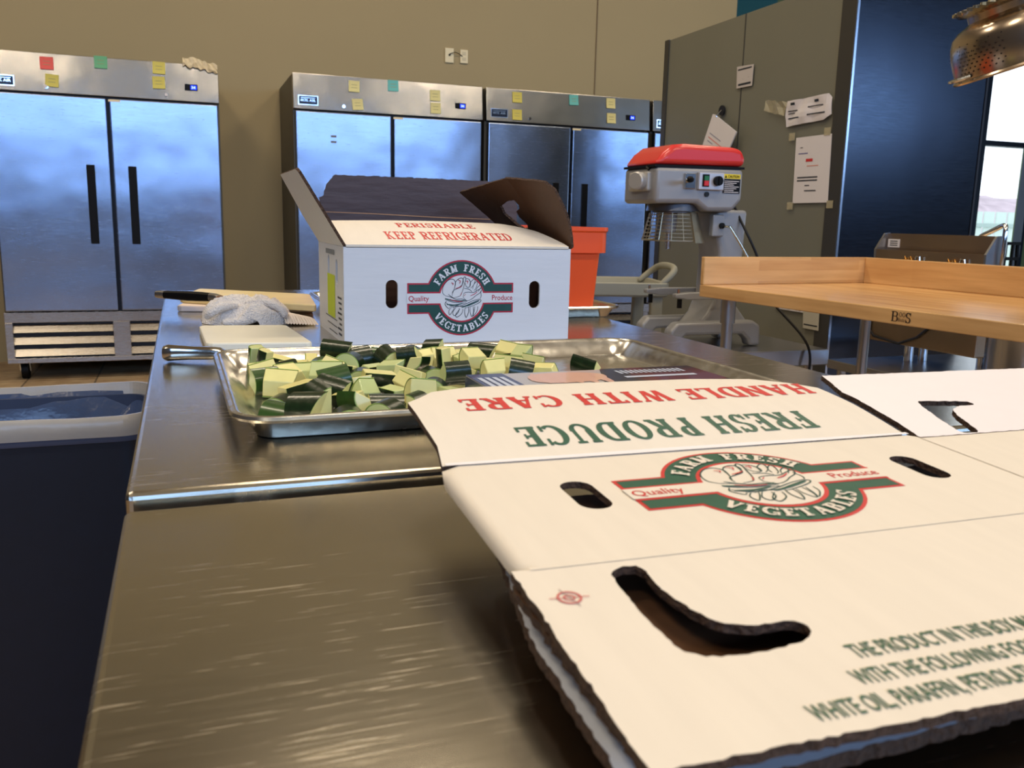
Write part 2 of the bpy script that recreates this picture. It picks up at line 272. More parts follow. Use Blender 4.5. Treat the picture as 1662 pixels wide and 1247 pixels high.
# ---------------------------------------------------------------- lettering
def bar(x0, y0, x1, y1): return [(x0,y0),(x1,y0),(x1,y1),(x0,y1)]
def diag(x0, y0, x1, y1, w): return [(x0-w/2,y0),(x0+w/2,y0),(x1+w/2,y1),(x1-w/2,y1)]
def arc(cx, cy, rx, ry, a0, a1, tv, th, n=12):
    out = []
    for k in range(n):
        a = math.radians(a0+(a1-a0)*k/n); b = math.radians(a0+(a1-a0)*(k+1)/n)
        out.append([(cx+rx*math.cos(a),cy+ry*math.sin(a)),(cx+rx*math.cos(b),cy+ry*math.sin(b)),(cx+(rx-tv)*math.cos(b),cy+(ry-th)*math.sin(b)),(cx+(rx-tv)*math.cos(a),cy+(ry-th)*math.sin(a))])
    return out
def glyph(ch, T, t, s):
    """serif capitals drawn as strokes: T stem, t hairline, s serif overhang"""
    h = t; P = []; w = .7
    def st(x, y0=0, y1=1, lo=1, up=1):
        P.append(bar(x-T/2, y0, x+T/2, y1))
        if lo and s: P.append(bar(x-T/2-s, y0, x+T/2+s, y0+h))
        if up and s: P.append(bar(x-T/2-s, y1-h, x+T/2+s, y1))
    a = s+T/2
    if ch in 'EFL':
        st(a); w = .62
        if ch != 'L': P.append(bar(a, 1-h, w, 1)); P.append(bar(w-h, 1-.24, w, 1)); P.append(bar(a, .5-h/2, w-.13, .5+h/2)); P.append(bar(w-.13-h*.8, .38, w-.13, .62))
        if ch != 'F': P.append(bar(a, 0, w+.03, h)); P.append(bar(w+.03-h, 0, w+.03, .26))
    elif ch == 'H': w = .82; st(a); st(w-a); P.append(bar(a, .5-h/2, w-a, .5+h/2))
    elif ch == 'I': w = 2*a; st(a)
    elif ch == 'T': w = .74; st(w/2, up=0); P.append(bar(0, 1-h, w, 1)); P.append(bar(0, .76, h, 1)); P.append(bar(w-h, .76, w, 1))
    elif ch == 'A': w = .82; P += [diag(.1, 0, .40, 1, T*.55), diag(w-.12, 0, .42, 1, T*1.1), bar(.22, .3, .6, .3+h), bar(0, 0, .24, h), bar(w-.3, 0, w, h)]
    elif ch == 'V': w = .80; P += [diag(.40, 0, .12, 1, T*1.1), diag(.42, 0, w-.1, 1, T*.55), bar(0, 1-h, .28, 1), bar(w-.24, 1-h, w, 1)]
    elif ch == 'W': w = 1.12; P += [diag(.3, 0, .12, 1, T), diag(.32, 0, .54, 1, T*.5), diag(.76, 0, .56, 1, T), diag(.78, 0, w-.1, 1, T*.5), bar(0, 1-h, .28, 1), bar(w-.22, 1-h, w, 1), bar(.44, 1-h, .66, 1)]
    elif ch == 'M': w = .98; st(a*.9, up=0); st(w-a); P += [diag(w/2, .1, a*.9, 1, T), diag(w/2, .1, w-a, 1, T*.6), bar(0, 1-h, a+.06, 1)]
    elif ch == 'N': w = .86; st(a*.85); st(w-a*.85); P.append(diag(w-a*.85, 0, a*.85, 1, T))
    elif ch == 'K': w = .82; st(a); P += [diag(a+.05, .42, w-.12, 1, T*.6), diag(w-.13, 0, a+.16, .56, T*1.05), bar(w-.3, 0, w, h), bar(w-.26, 1-h, w, 1)]
    elif ch in 'PRB':
        w = .68 if ch == 'P' else .76; st(a); y = .47 if ch != 'B' else .5; rx = .28
        P += [bar(a, 1-h, w-rx-.02, 1), bar(a, y, w-rx-.02, y+h)]+arc(w-rx-.03, (1+y)/2, rx, (1-y)/2, -90, 90, T, h)
        if ch == 'R': P += [diag(w-.10, 0, a+.2, y+.03, T*1.05), bar(w-.2, 0, w+.04, h)]
        if ch == 'B': P += [bar(a, 0, w-rx, h)]+arc(w-rx, y/2+h/2, rx, y/2+h/2, -90, 90, T, h)
    elif ch == 'D': w = .82; st(a); P += [bar(a, 1-h, w-.42, 1), bar(a, 0, w-.42, h)]+arc(w-.42, .5, .42, .5, -90, 90, T, h, 16)
    elif ch == 'O': w = .88; P += arc(w/2, .5, w/2, .52, 0, 360, T, h, 28)
    elif ch in 'CG':
        w = .80; P += arc(.44, .5, .44, .52, 48, 312, T, h, 22)+[bar(w-.1, .68, w-.1+h, 1), bar(w-.1, 0, w-.1+h, .3 if ch == 'C' else .42)]
        if ch == 'G': P += [bar(w-.3, .42-h, w+.05, .42)]
    elif ch == 'U': w = .84; P += [bar(a-T/2, .35, a+T/2, 1), bar(w-a-T*.3, .35, w-a+T*.3, 1), bar(a-T/2-s, 1-h, a+T/2+s, 1), bar(w-a-T/2-s, 1-h, w-a+T/2+s, 1)]+arc(w/2, .37, w/2-s, .38, 180, 360, T*.8, h, 14)
    elif ch == 'S':
        w = .62; P += arc(.31, .74, .29, .27, 20, 270, T*.85, h, 14)+arc(.31, .26, .30, .28, -160, 90, T*.85, h, 14)+[bar(w-.1, .7, w-.1+h, 1), bar(.03, 0, .03+h, .3)]
    return P, w
def text_polys(txt, T=.15, t=.06, s=.07, gap=.12, space=.42):
    out = []; x = 0
    for ch in txt:
        if ch == ' ': x += space; continue
        P, w = glyph(ch, T, t, s); out.append((P, x, w)); x += w+gap
    return out, x-gap
def put_text(mb, txt, f, x0, x1, y0, y1, mi=0, flip=False, **kw):
    """letters stretched into the box x0..x1, y0..y1 of the surface f(u, v, lift)"""
    G, W_ = text_polys(txt, **kw)
    for P, x, w in G:
        for q in P:
            vs = []; bl = bump_lift()
            for a, b in q:
                u = x0+(x+a)/W_*(x1-x0); v = y0+b*(y1-y0)
                if flip: u = x0+x1-u; v = y0+y1-v
                vs.append(f(u, v, .0003+bl))
            mb.add(vs, [tuple(range(len(vs)))], mi)
def arc_text(mb, txt, f, cx, cy, r, h, a0, a1, mi, top=True, **kw):
    G, W_ = text_polys(txt, **kw)
    for P, x, w in G:
        am = math.radians(a0+(a1-a0)*(x+w/2)/W_); k = h
        for q in P:
            vs = []; bl = bump_lift()
            for a, b in q:
                dx = (a-w/2)*k; dy = b*h
                if top: u = cx+(r+dy)*math.cos(am)+dx*math.sin(am); v = cy+(r+dy)*math.sin(am)-dx*math.cos(am)
                else: rr = r-dy; u = cx+rr*math.cos(am)-dx*math.sin(am); v = cy+rr*math.sin(am)+dx*math.cos(am)
                vs.append(f(u, v, .0012+bl))
            mb.add(vs, [tuple(range(len(vs)))], mi)
def font_polys(txt, bold=0):
    cu = bpy.data.curves.new('lettering', 'FONT'); cu.body = txt; cu.size = 1; cu.resolution_u = 3; cu.offset = bold
    ob = bpy.data.objects.new('lettering', cu); COL.objects.link(ob); dg = bpy.context.evaluated_depsgraph_get(); dg.update()
    me = bpy.data.meshes.new_from_object(ob.evaluated_get(dg)); V = [(v.co.x, v.co.y) for v in me.vertices]; F = [tuple(p.vertices) for p in me.polygons]
    bpy.data.objects.remove(ob); bpy.data.curves.remove(cu); bpy.data.meshes.remove(me); return V, F
def put_font(mb, txt, f, x0, x1, y0, y1, mi=0, bold=0, shear=0, flip=False, lift=.0005):
    V, F = font_polys(txt, bold); ax = min(v[0] for v in V); bx = max(v[0] for v in V); ay = min(v[1] for v in V); by = max(v[1] for v in V)
    vs = []
    for x, y in V:
        u = (x-ax)/(bx-ax); v = (y-ay)/(by-ay); U = x0+u*(x1-x0)+shear*v; Vv = y0+v*(y1-y0)
        if flip: U = x0+x1-U; Vv = y0+y1-Vv
        vs.append(f(U, Vv, lift))
    mb.add(vs, F, mi)
def strip(mb, P, w, f, mi, lift=.0007, smooth=True):
    if smooth and len(P) > 2:
        Q = []
        for i in range(len(P)-1):
            p0 = P[max(i-1, 0)]; p1 = P[i]; p2 = P[i+1]; p3 = P[min(i+2, len(P)-1)]
            for k in range(5):
                t = k/5; Q.append(tuple(.5*((2*p1[j])+(-p0[j]+p2[j])*t+(2*p0[j]-5*p1[j]+4*p2[j]-p3[j])*t*t+(-p0[j]+3*p1[j]-3*p2[j]+p3[j])*t**3) for j in (0, 1)))
        P = Q+[P[-1]]
    L = len(P); vs = []
    for i, p in enumerate(P):
        a = P[max(i-1, 0)]; b = P[min(i+1, L-1)]; dx, dy = b[0]-a[0], b[1]-a[1]; n = math.hypot(dx, dy) or 1; ww = w*(.6+.4*math.sin(PI*i/(L-1)))/2
        vs += [f(p[0]-dy/n*ww, p[1]+dx/n*ww, lift), f(p[0]+dy/n*ww, p[1]-dx/n*ww, lift)]
    mb.add(vs, [(2*i, 2*i+1, 2*i+3, 2*i+2) for i in range(L-1)], mi)
def emblem(mb, f):
    """round produce emblem with two bars; materials 0 red, 1 green, 2 paper, 3 dark line"""
    cx, cy = .2075, .078; K = .0001455
    def disc(r, lift, mi, a0=0, a1=360, n=56, ymin=None, ymax=None):
        vs = [f(cx, cy, lift)]
        for k in range(n+1):
            a = math.radians(a0+(a1-a0)*k/n); vs.append(f(cx+r*math.cos(a), cy+r*math.sin(a), lift))
        mb.add(vs, [(0, k+1, k+2) for k in range(n)], mi)
    def rect(x0, y0, x1, y1, lift, mi): mb.add([f(x0,y0,lift), f(x1,y0,lift), f(x1,y1,lift), f(x0,y1,lift)], [(0,1,2,3)], mi)
    xa, xb = .1087, .3045; e = .0026
    disc(.0668, .0002, 0); rect(xa, .0866, xb, .1046, .00026, 0); rect(xa, .0510, xb, .0692, .00026, 0)
    disc(.0668-e, .0004, 1); rect(xa+e, .0866+e, xb-e, .1046-e, .00046, 1); rect(xa+e, .0510+e, xb-e, .0692-e, .00046, 1)
    disc(.0432, .0006, 0); rect(xa, .0692-e, xb, .0692, .00066, 0); rect(xa, .0866, xb, .0866+e, .00066, 0)
    disc(.0402, .0008, 2); rect(xa-.001, .0692, xb+.001, .0866, .00086, 2)
    arc_text(mb, 'FARM FRESH', f, cx, cy, .0472, .0125, 152, 28, 2, True, T=.24, t=.12, s=.09, gap=.2, space=.75)
    arc_text(mb, 'VEGETABLES', f, cx, cy, .0600, .0125, 212, 328, 2, False, T=.24, t=.12, s=.09, gap=.22)
    put_font(mb, 'Quality', f, .1110, .1475, .0702, .0825, 0, .008, lift=.0011); put_font(mb, 'Produce', f, .2640, .3030, .0735, .0830, 0, .008, lift=.0011)
    def z(P): return [(cx+(x-853)*K, cy-(y-587)*K) for x, y in P]
    S = [[(650,560),(610,520),(620,440),(680,370),(740,360),(770,400),(760,460),(730,540)], [(760,470),(770,400),(800,360),(850,345),(870,380),(850,430),(790,470)], [(730,560),(740,500),(800,470),(850,440),(870,350),(890,330),(900,360),(880,430),(860,500),(830,560),(760,580)],
         [(900,350),(940,360),(960,400),(950,450),(910,450),(890,400)], [(950,450),(960,400),(1000,360),(1020,370),(1000,430),(960,470)], [(990,480),(1000,430),(1040,385),(1050,410),(1030,470),(1005,500)], [(1030,500),(1050,460),(1090,430),(1100,450),(1060,510)],
         [(870,580),(880,530),(930,515),(1000,520),(1060,490),(1110,470),(1090,520),(1030,560),(980,600),(920,620),(870,580)], [(650,560),(700,570),(780,600),(860,600),(920,630)], [(640,600),(720,630),(820,640),(920,625)], [(650,640),(720,680),(820,660),(910,645)], [(700,690),(800,690),(900,660),(1000,620),(1080,600)],
         [(660,620),(640,660),(680,710),(700,700)], [(830,690),(900,680),(1000,640),(1090,610),(1085,640),(1000,680),(900,710)], [(720,700),(690,740),(700,790),(740,740),(760,700)], [(780,700),(740,760),(760,800),(810,760),(820,710)], [(830,720),(780,780),(790,820),(850,780),(870,720)],
         [(900,700),(890,760),(910,825),(940,760),(940,700)], [(960,700),(960,760),(985,815),(1005,760),(1000,690)], [(1020,690),(1010,760),(1000,810),(1050,750),(1060,690)], [(1090,500),(1100,560),(1085,600)], [(680,540),(720,570),(760,590)], [(880,470),(940,480),(980,510)], [(740,700),(800,680),(880,700)]]
    for P in S: strip(mb, z(P), .0011, f, 3, .00105+bump_lift())
    for P in [[(640,590),(720,612),(830,622),(905,612)], [(660,660),(760,672),(860,652)], [(850,700),(950,672),(1070,625)]]: strip(mb, z(P), .0022, f, 1, .0013+bump_lift())
    for P in [[(715,400),(740,410),(735,430)], [(800,365),(830,380),(820,410)], [(900,385),(925,380),(920,410)], [(770,470),(810,460),(850,440)], [(880,560),(900,540)], [(850,520),(830,560)], [(960,560),(1010,540),(1050,510)], [(700,600),(780,625),(860,628)]]: strip(mb, z(P), .0013, f, 0, .0015+bump_lift())
#@@SETTING
def slab(name, a, b, m): o = MB().box(a, b).build(name, m, org=a); STRUCT(o); return o
slab('floor', (-5.2, -6.2, -1.0), (12.2, 8.2, -.9), TILE)
slab('ceiling', (-5.2, -6.2, 4.4), (12.2, 8.2, 4.5), CEIL)
slab('wall_back', (-5.2, 7.28, -.9), (4.865, 7.43, 4.4), WALL)
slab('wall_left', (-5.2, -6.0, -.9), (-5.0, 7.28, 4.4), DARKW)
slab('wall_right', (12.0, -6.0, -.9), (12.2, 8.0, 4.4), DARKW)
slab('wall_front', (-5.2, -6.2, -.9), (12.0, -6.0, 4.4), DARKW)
slab('trim_1', (3.449, 7.272, -.9), (3.457, 7.28, 4.4), mat('seam_line_paint', (120, 102, 76), .8))  # thin dark line along the wall seam
mb = MB(); mb.box((4.6, 8.0, -.9), (8.80, 8.15, 4.4)); mb.box((9.66, 8.0, -.9), (12.0, 8.15, 4.4)); mb.box((8.80, 8.0, 2.9), (9.66, 8.15, 4.4)); STRUCT(mb.build('wall_far', GREENP, org=(4.6, 8, -.9)))
slab('trim_2', (5.0, 7.96, -.9), (5.80, 8.0, 4.4), TEAL)
slab('trim_3', (4.865, 7.43, -.9), (4.92, 8.0, 4.4), TEAL)
wf = MB(); wf.box((8.80, 7.98, -.9), (8.86, 8.1, 2.9)); wf.box((9.62, 7.98, -.9), (9.66, 8.1, 2.9)); wf.box((8.86, 7.98, 1.19), (9.62, 8.1, 1.25)); wf.box((8.86, 7.98, 2.84), (9.62, 8.1, 2.9)); wf.box((8.86, 7.98, -.9), (9.62, 8.1, -.8))
wo = wf.build('window_1', mat('dark_window_frame', (28, 38, 52), .35, .4), org=(8.8, 8, -.9)); STRUCT(wo)
MB().box((8.86, 8.05, -.8), (9.62, 8.056, 2.84)).build('pane', GLASSM, wo)
# outdoors
slab('ground', (4, 8.2, -1.0), (40, 60, -.9), mat('pale_gravel', (190, 190, 185), .9, noise_amt=.1, scale=3))
hill = MB(); rnd = random.Random(5)
xs = [11+k*1.9 for k in range(26)]; vs = []; 
for j in range(6):
    for k, x in enumerate(xs): vs.append((x, 36+j*2.0, -.9+math.sin(PI*min(j, 3)/6)*(3.0+rnd.uniform(-.25, .25))))
hill.add(vs, [(j*26+k, j*26+k+1, (j+1)*26+k+1, (j+1)*26+k) for j in range(5) for k in range(25)])
h = hill.build('bare_hillside', mat('bare_brush', (176, 160, 166), .95, noise_amt=.4, scale=1.2), smooth=True, org=(10, 36, -.9)); TAG(h, 'pale brown bare hillside far outside the window', 'hillside')
fr = ROOT('fence', 'pale fence of tall panels outside the window', 'fence', (14, 15, -.9))
mb = MB()
for k in range(24): mb.box((14+k*.36, 15.0, -.9), (14.30+k*.36, 15.03, .62))
mb.build('fence_panel', mat('pale_fence', (205, 222, 214), .7), fr)
mb = MB(); mb.box((14, 14.96, .28), (22.6, 15.0, .36)); mb.build('rail', mat('fence_rail', (170, 190, 184), .7), fr)
#@@FRIDGES
FW, FH = 1.372, 2.072
def louvre(mb, x0, x1, z0, z1, n):
    d = (z1-z0)/n
    for k in range(n):
        z = z0+k*d; mb.add([(x0, -.004, z+.012), (x1, -.004, z+.012), (x1, .02, z+d*.72), (x0, .02, z+d*.72), (x0, .05, z+d*.9), (x1, .05, z+d*.9)], [(0,1,2,3), (3,2,5,4)])
def make_fridge():
    r = ROOT('reach_in_refrigerator', '', 'refrigerator', (0, 0, -ZT), local=True)
    mb = MB(); mb.box((0, .03, .12), (FW, .85, FH)); mb.build('cabinet', SIDEG, r, bevel=.004)
    mb = MB(); mb.box((.03, .012, .44), (FW-.03, .03, 1.84)); mb.build('door_frame', GASK, r)
    mb = MB(); mb.prism([(-.022, 1.835), (.03, 1.835), (.03, FH), (-.001, FH+.002)], 0, FW, 'x'); mb.build('header_panel', HEAD, r, bevel=.003)
    for x0, x1, hx in ((.012, .680, .542), (.700, FW-.012, .790)):
        d = MB().box((x0, -.035, .46), (x1, .012, 1.822)).build('door', DOOR, r, bevel=.008, seg=3)
        MB().box((hx, -.045, .90), (hx+.05, -.030, 1.402)).build('handle', BLACK, d, bevel=.003)
    MB().box((.695, -.037, 1.802), (.765, -.034, 1.815)).build('hinge_tag', PLATE, r)
    mb = MB(); x = [0, .045, .640, .745, 1.330, FW]
    mb.box((0, -.012, .385), (FW, .03, .452)); mb.box((0, -.012, .118), (FW, .03, .150))
    for a, b in ((0, 1), (2, 3), (4, 5)): mb.box((x[a], -.012, .15), (x[b], .03, .385))
    g = mb.build('lower_grille', GRILL, r, bevel=.002)
    MB().box((.03, .028, .14), (FW-.03, .04, .40)).build('grille_cavity', GASK, r)
    for a, b in ((.045, .640), (.745, 1.330)):
        lb = MB(); louvre(lb, a, b, .150, .385, 3); lb.build('louvre_bank', GRILL, g)
    for cx in (.085, FW-.085):
        for cy in (.10, .74):
            c = MB(); c.cyl((cx-.02, cy, .06), (cx+.02, cy, .06), .06, n=28); cc = c.build('caster', BLACK, r, smooth=True)
            c = MB(); c.box((cx-.035, cy-.04, .112), (cx+.035, cy+.04, .12)); c.prism([(cy-.035, .112), (cy+.035, .112), (cy+.012, .05), (cy-.012, .05)], cx-.033, cx-.026, 'x'); c.prism([(cy-.035, .112), (cy+.035, .112), (cy+.012, .05), (cy-.012, .05)], cx+.026, cx+.033, 'x'); c.build('fork', CHROME, cc)
    np_ = MB(); np_.box((.033, -.0215, 1.862), (.168, -.002, 1.925), 0); np_.box((.038, -.022, 1.867), (.163, -.003, 1.920), 1)
    f = lambda u, v, w: (u, -.0225-w, v); put_font(np_, 'ARCTIC', f, .048, .10, 1.885, 1.902, 0, .01); put_font(np_, 'AIR', f, .108, .15, 1.885, 1.902, 0, .01); np_.box((.05, -.0227, 1.908), (.15, -.0221, 1.911), 0)
    np_.build('nameplate', [CHROME, mat('nameplate_navy', (16, 22, 44), .3)], r)
    d = MB(); d.box((1.160, -.0185, 1.905), (1.240, .0, 1.945), 0); dd = d.build('thermostat', BLACK, r)
    e = MB(); e.box((1.196, -.0200, 1.911), (1.234, -.0180, 1.939), 0); f = lambda u, v, w: (u, -.0203-w, v); put_font(e, '34', f, 1.202, 1.226, 1.917, 1.933, 1, .02); e.build('screen', [BLUEL, mat('display_digit', (190, 220, 255), .4, emis=3)], dd)
    l = MB(); l.cyl((.345, -.026, 1.868), (.345, 0, 1.868), .011, n=16); l.build('lock', CHROME, r, smooth=True)
    return r
fr0 = make_fridge()
FX = [-1.099, .758, 2.160, 3.562]
FL = ['double door refrigerator at the far left, with a red note and crumpled tape',
      'steel double door refrigerator right behind the open produce carton',
      'steel double door refrigerator between the open carton and the red mixer',
      'steel double door refrigerator mostly hidden behind the tall grey cabinet']
for i, x in enumerate(FX):
    o = fr0 if i == 0 else copy_tree(fr0)
    o.location = (x, 6.415, 0); o['label'] = FL[i]; o['group'] = 'refrigerators along the back wall'
# sticky notes on the headers: (x, z, size, material, label)
def note(x, z, m, label, rot=0, s=.076):
    y = 6.415-.0245+(z+ZT-1.835)*.089
    mb = MB(); c, sn = math.cos(rot), math.sin(rot); n = 4; vs = []
    for i in range(n+1):
        for j in range(2):
            u = (j-.5)*s; v = (.5-i/n)*s; cu = .010*(i/n)**2
            vs.append((x+u*c-v*sn, y-cu, z+u*sn+v*c))
    vs += [(a, b+.0008, c2) for a, b, c2 in vs]; k = 2*(n+1)
    fs = [(2*i, 2*i+1, 2*i+3, 2*i+2) for i in range(n)]+[(k+2*i, k+2*i+2, k+2*i+3, k+2*i+1) for i in range(n)]
    mb.add(vs, fs); f = lambda u, v, w: (x+u*c-v*sn, y-.0012-.010*(.5-v/s)**2, z+u*sn+v*c)
    for q in range(2): mb.add([f(-.02, .012-q*.02, 0), f(.02, .012-q*.02, 0), f(.02, .009-q*.02, 0), f(-.02, .009-q*.02, 0)], [(0,1,2,3)], 1)
    o = mb.build('sticky_note', [m, mat('note_pencil', (150, 150, 110), .7)], org=(x, y, z)); TAG(o, label, 'sticky note', 'sticky notes on the refrigerator headers')
fx = .758
note(fx-1.503, 1.113, NR, 'red sticky note on the header of the far left refrigerator', .0)
note(fx-1.479, 1.009, NY, 'yellow sticky note just below the red note', -.06)
note(fx-1.194, 1.143, NG, 'green sticky note on the header of the far left refrigerator', .0)
note(fx-.850, 1.135, NY, 'yellow sticky note nearest the crumpled tape, upper of two', -.02)
note(fx-.855, 1.042, NY, 'yellow sticky note on the far left refrigerator, lower of the two at right', .03)
note(fx+.421, 1.109, NP, 'pale yellow sticky note, upper left of the refrigerator behind the open carton', -.03)
note(fx+.443, .988, NP, 'pale yellow tilted sticky note, lower left of the refrigerator behind the open carton', .07)
note(fx+.700, 1.134, NT, 'teal sticky note on the refrigerator behind the open carton')
note(fx+1.008, 1.087, NL if False else NP, 'yellow sticky note, upper right of the refrigerator behind the open carton')
note(fx+1.011, .998, NP, 'yellow sticky note, lower right of the refrigerator behind the open carton')
note(fx+1.645, 1.117, NY, 'lime yellow sticky note, upper left of the middle row refrigerator')
note(fx+1.643, .990, NY, 'lime yellow sticky note, lower left of the middle row refrigerator')
note(fx+2.110, 1.128, NT, 'teal sticky note on the refrigerator nearest the mixer', .03)
note(fx+2.427, 1.124, NP, 'cream sticky note, upper right of the refrigerator nearest the mixer')
note(fx+2.432, 1.011, NP, 'cream sticky note, lower right of the refrigerator nearest the mixer')
# crumpled tape and small magnets
mb = MB(); vs = []; rnd = random.Random(2)
for i in range(15):
    for j in range(4):
        t = i/14; vs.append((.055+t*.215, 6.388+rnd.uniform(-.008, .002)+j*.002, 1.198-t*.03-.014*j+rnd.uniform(-.009, .012)+(.02 if j == 0 else 0)*math.sin(t*PI)))
mb.add(vs, [(i*4+j, i*4+j+1, i*4+j+5, i*4+j+4) for i in range(14) for j in range(3)])
TAG(mb.build('crumpled_tape', mat('aged_tape', (226, 206, 160), .35, noise_amt=.2, scale=80), org=(.16, 6.39, 1.18)), 'crumpled strip of yellowed tape on the top edge of the far left refrigerator', 'tape')
for x, z, lb in ((fx-1.518, .972, 'left'), (fx-.813, .968, 'right')):
    TAG(MB().cyl((x, 6.383, z), (x, 6.405, z), .010, n=14).build('round_magnet', WHITE, smooth=True, org=(x, 6.39, z)), 'small round white magnet at the lower %s of the far left refrigerator header' % lb, 'magnet')
for k, z in enumerate((.760, .722)):
    TAG(MB().box((fx+.250, 6.377, z-.007), (fx+.288, 6.3795, z+.007)).build('label_strip', mat('grey_label', (110, 112, 120), .5), org=(fx+.27, 6.378, z)), ('upper' if k == 0 else 'lower')+' small grey label strip on the left door behind the open carton', 'label')
for x0, x1, z0, z1, m2, lb in ((2.088, 2.162, 1.472, 1.586, PLATE, 'ivory wall plate with a cable stub above the refrigerators, left of two'), (2.218, 2.284, 1.476, 1.583, PLATE, 'ivory outlet plate above the refrigerators, right of two')):
    r = ROOT('wall_plate', lb, 'wall plate', ((x0+x1)/2, 7.28, z0)); MB().box((x0, 7.268, z0), (x1, 7.279, z1)).build('cover', m2, r, bevel=.003)
    q = MB()
    if x0 < 2.1: q.cyl(((x0+x1)/2, 7.262, z0+.06), ((x0+x1)/2, 7.27, z0+.06), .008, n=12); q.build('jack', BLACK, r)
    else:
        for dz in (.035, .078): q.rloft([(0, -.004), (0, .003)], .034, .028, .008)
        q.v = []; q.f = []; q.mi = []
        for dz in (.035, .078): q.box(((x0+x1)/2-.016, 7.2655, z0+dz-.013), ((x0+x1)/2+.016, 7.269, z0+dz+.013))
        q.build('socket', mat('socket_ivory', (208, 196, 160), .5), r, bevel=.002)
mb = MB(); mb.tube([(2.125, 7.262, 1.54), (2.17, 7.255, 1.555), (2.21, 7.262, 1.545), (2.235, 7.264, 1.53)], .003, 8); TAG(mb.build('short_cable', CABLE, smooth=True, org=(2.17, 7.26, 1.54)), 'short thin black cable between the two ivory wall plates', 'cable')
#@@CABINET
XS, YN, YF, CH = 2.90, 3.41, 5.10, 1.335
r = ROOT('walk_in_cooler', 'tall cooler cabinet with grey side hung with papers and polished dark steel front', 'cooler', (XS, YN, -ZT))
MB().box((XS+.004, YN+.004, -.82), (3.73, YF, CH)).build('body', PANEL, r)
MB().box((XS+.05, YN+.05, -.9), (3.68, YF-.05, -.82)).build('plinth', BLACK, r)
MB().box((XS+.012, YN-.02, -.80), (3.72, YN+.004, CH)).build('front_panel', DARKST, r, bevel=.003, label='polished dark steel front')
mb = MB(); mb.box((XS-.004, YN-.022, -.82), (XS+.004, YN+.075, CH+.003)); mb.build('corner_trim', PTRIM, r); mb = MB(); mb.box((XS-.004, YF-.05, -.82), (XS+.004, YF, CH+.003)); mb.build('corner_trim', PTRIM, r)
MB().box((XS, YN-.024, -.82), (XS+.012, YN-.005, CH)).build('edge_strip', mat('bright_edge', (190, 196, 206), .25, 1), r)
MB().box((XS+.001, 4.25, -.82), (XS+.0045, 4.256, CH)).build('panel_seam', PTRIM, r)
MB().box((3.722, YN-.022, -.82), (3.735, YN+.01, CH)).build('door_gasket', GASK, r)
def paper(name, pts, label, cat, lines, m=WHITE, off=.006, mats=None, bow=0):
    """a sheet taped on the grey side, pts = (y, z) corners seen from the kitchen"""
    P = subdiv(pts, .02); mb = MB(); cy = sum(p[0] for p in pts)/len(pts); cz = sum(p[1] for p in pts)/len(pts)
    y0, y1 = min(p[0] for p in pts), max(p[0] for p in pts); z0, z1 = min(p[1] for p in pts), max(p[1] for p in pts)
    def f(u, v, w): return (XS-off-w-bow*(noise.noise(Vector((u*14, v*14, 1)))+.3), u, v)
    g = [y0+k*.02 for k in range(1, 30) if y0+k*.02 < y1]; gz = [z0+k*.02 for k in range(1, 30) if z0+k*.02 < z1]
    sheet(mb, [tuple(p) for p in pts], [], f, .001, g if bow else (), gz if bow else ()); mb.mi = [0]*len(mb.mi)
    for (a, b, c, d, mi) in lines: mb.add([f(a, b, .0012), f(c, b, .0012), f(c, d, .0012), f(a, d, .0012)], [(0,1,2,3)], mi)
    o = mb.build(name, mats or [m, INKD, INKR, mat('blue_pen', (90, 90, 150), .6), mat('orange_pen', (220, 130, 100), .6)], org=(XS-off, cy, cz)); TAG(o, label, cat)
    return o
paper('notice', [(4.293, 1.066), (4.14, 1.058), (4.143, .949), (4.286, .951)], 'small white framed notice high on the grey cooler side', 'notice', [(4.28, 1.05, 4.155, 1.043, 1), (4.27, .972, 4.155, .962, 1), (4.23, .995, 4.227, .992, 1), (4.18, 1.0, 4.177, .997, 1)], m=mat('pale_notice', (196, 190, 186), .7))
paper('torn_sign', [(3.824, .831), (3.52, .835), (3.500, .815), (3.491, .738), (3.54, .716), (3.70, .712), (3.825, .706), (3.83, .76)], 'crumpled torn white sign with two columns taped to the cooler side', 'sign',
      [(3.79, .820, 3.76, .808, 1), (3.62, .818, 3.585, .806, 1), (3.81, .783, 3.74, .778, 1), (3.81, .770, 3.76, .766, 1), (3.66, .790, 3.55, .785, 1), (3.81, .748, 3.72, .742, 1), (3.66, .754, 3.53, .748, 1)], bow=.012)
paper('letter', [(3.739, .647), (3.479, .648), (3.467, .329), (3.727, .328)], 'tall white printed letter taped below the torn sign', 'letter',
      [(3.70, .598, 3.68, .595, 1), (3.71, .570, 3.64, .566, 3), (3.65, .541, 3.60, .527, 2), (3.64, .508, 3.555, .505, 4), (3.705, .455, 3.555, .449, 1), (3.705, .440, 3.555, .434, 1), (3.645, .415, 3.61, .411, 1), (3.645, .390, 3.56, .385, 1)])
paper('numbered_label', [(3.80, -.165), (3.47, -.165), (3.47, -.21), (3.80, -.21)], 'long white strip label seen under the wooden worktop', 'label', [])
paper('route_slip', [(3.575, -.195), (3.455, -.195), (3.450, -.285), (3.565, -.285)], 'small square slip hanging below the strip label', 'slip', [(3.56, -.262, 3.46, -.268, 1)], off=.009, m=mat('aged_slip', (190, 186, 170), .7))
mb = MB(); f = lambda u, v, w: (XS-.0085-w, u, v); put_font(mb, '3', f, 3.705, 3.68, -.202, -.178, 0); put_font(mb, '10', f, 3.63, 3.59, -.204, -.180, 0); nb = bpy.data.objects['numbered_label']; mb.build('printed_numbers', INKD, nb)
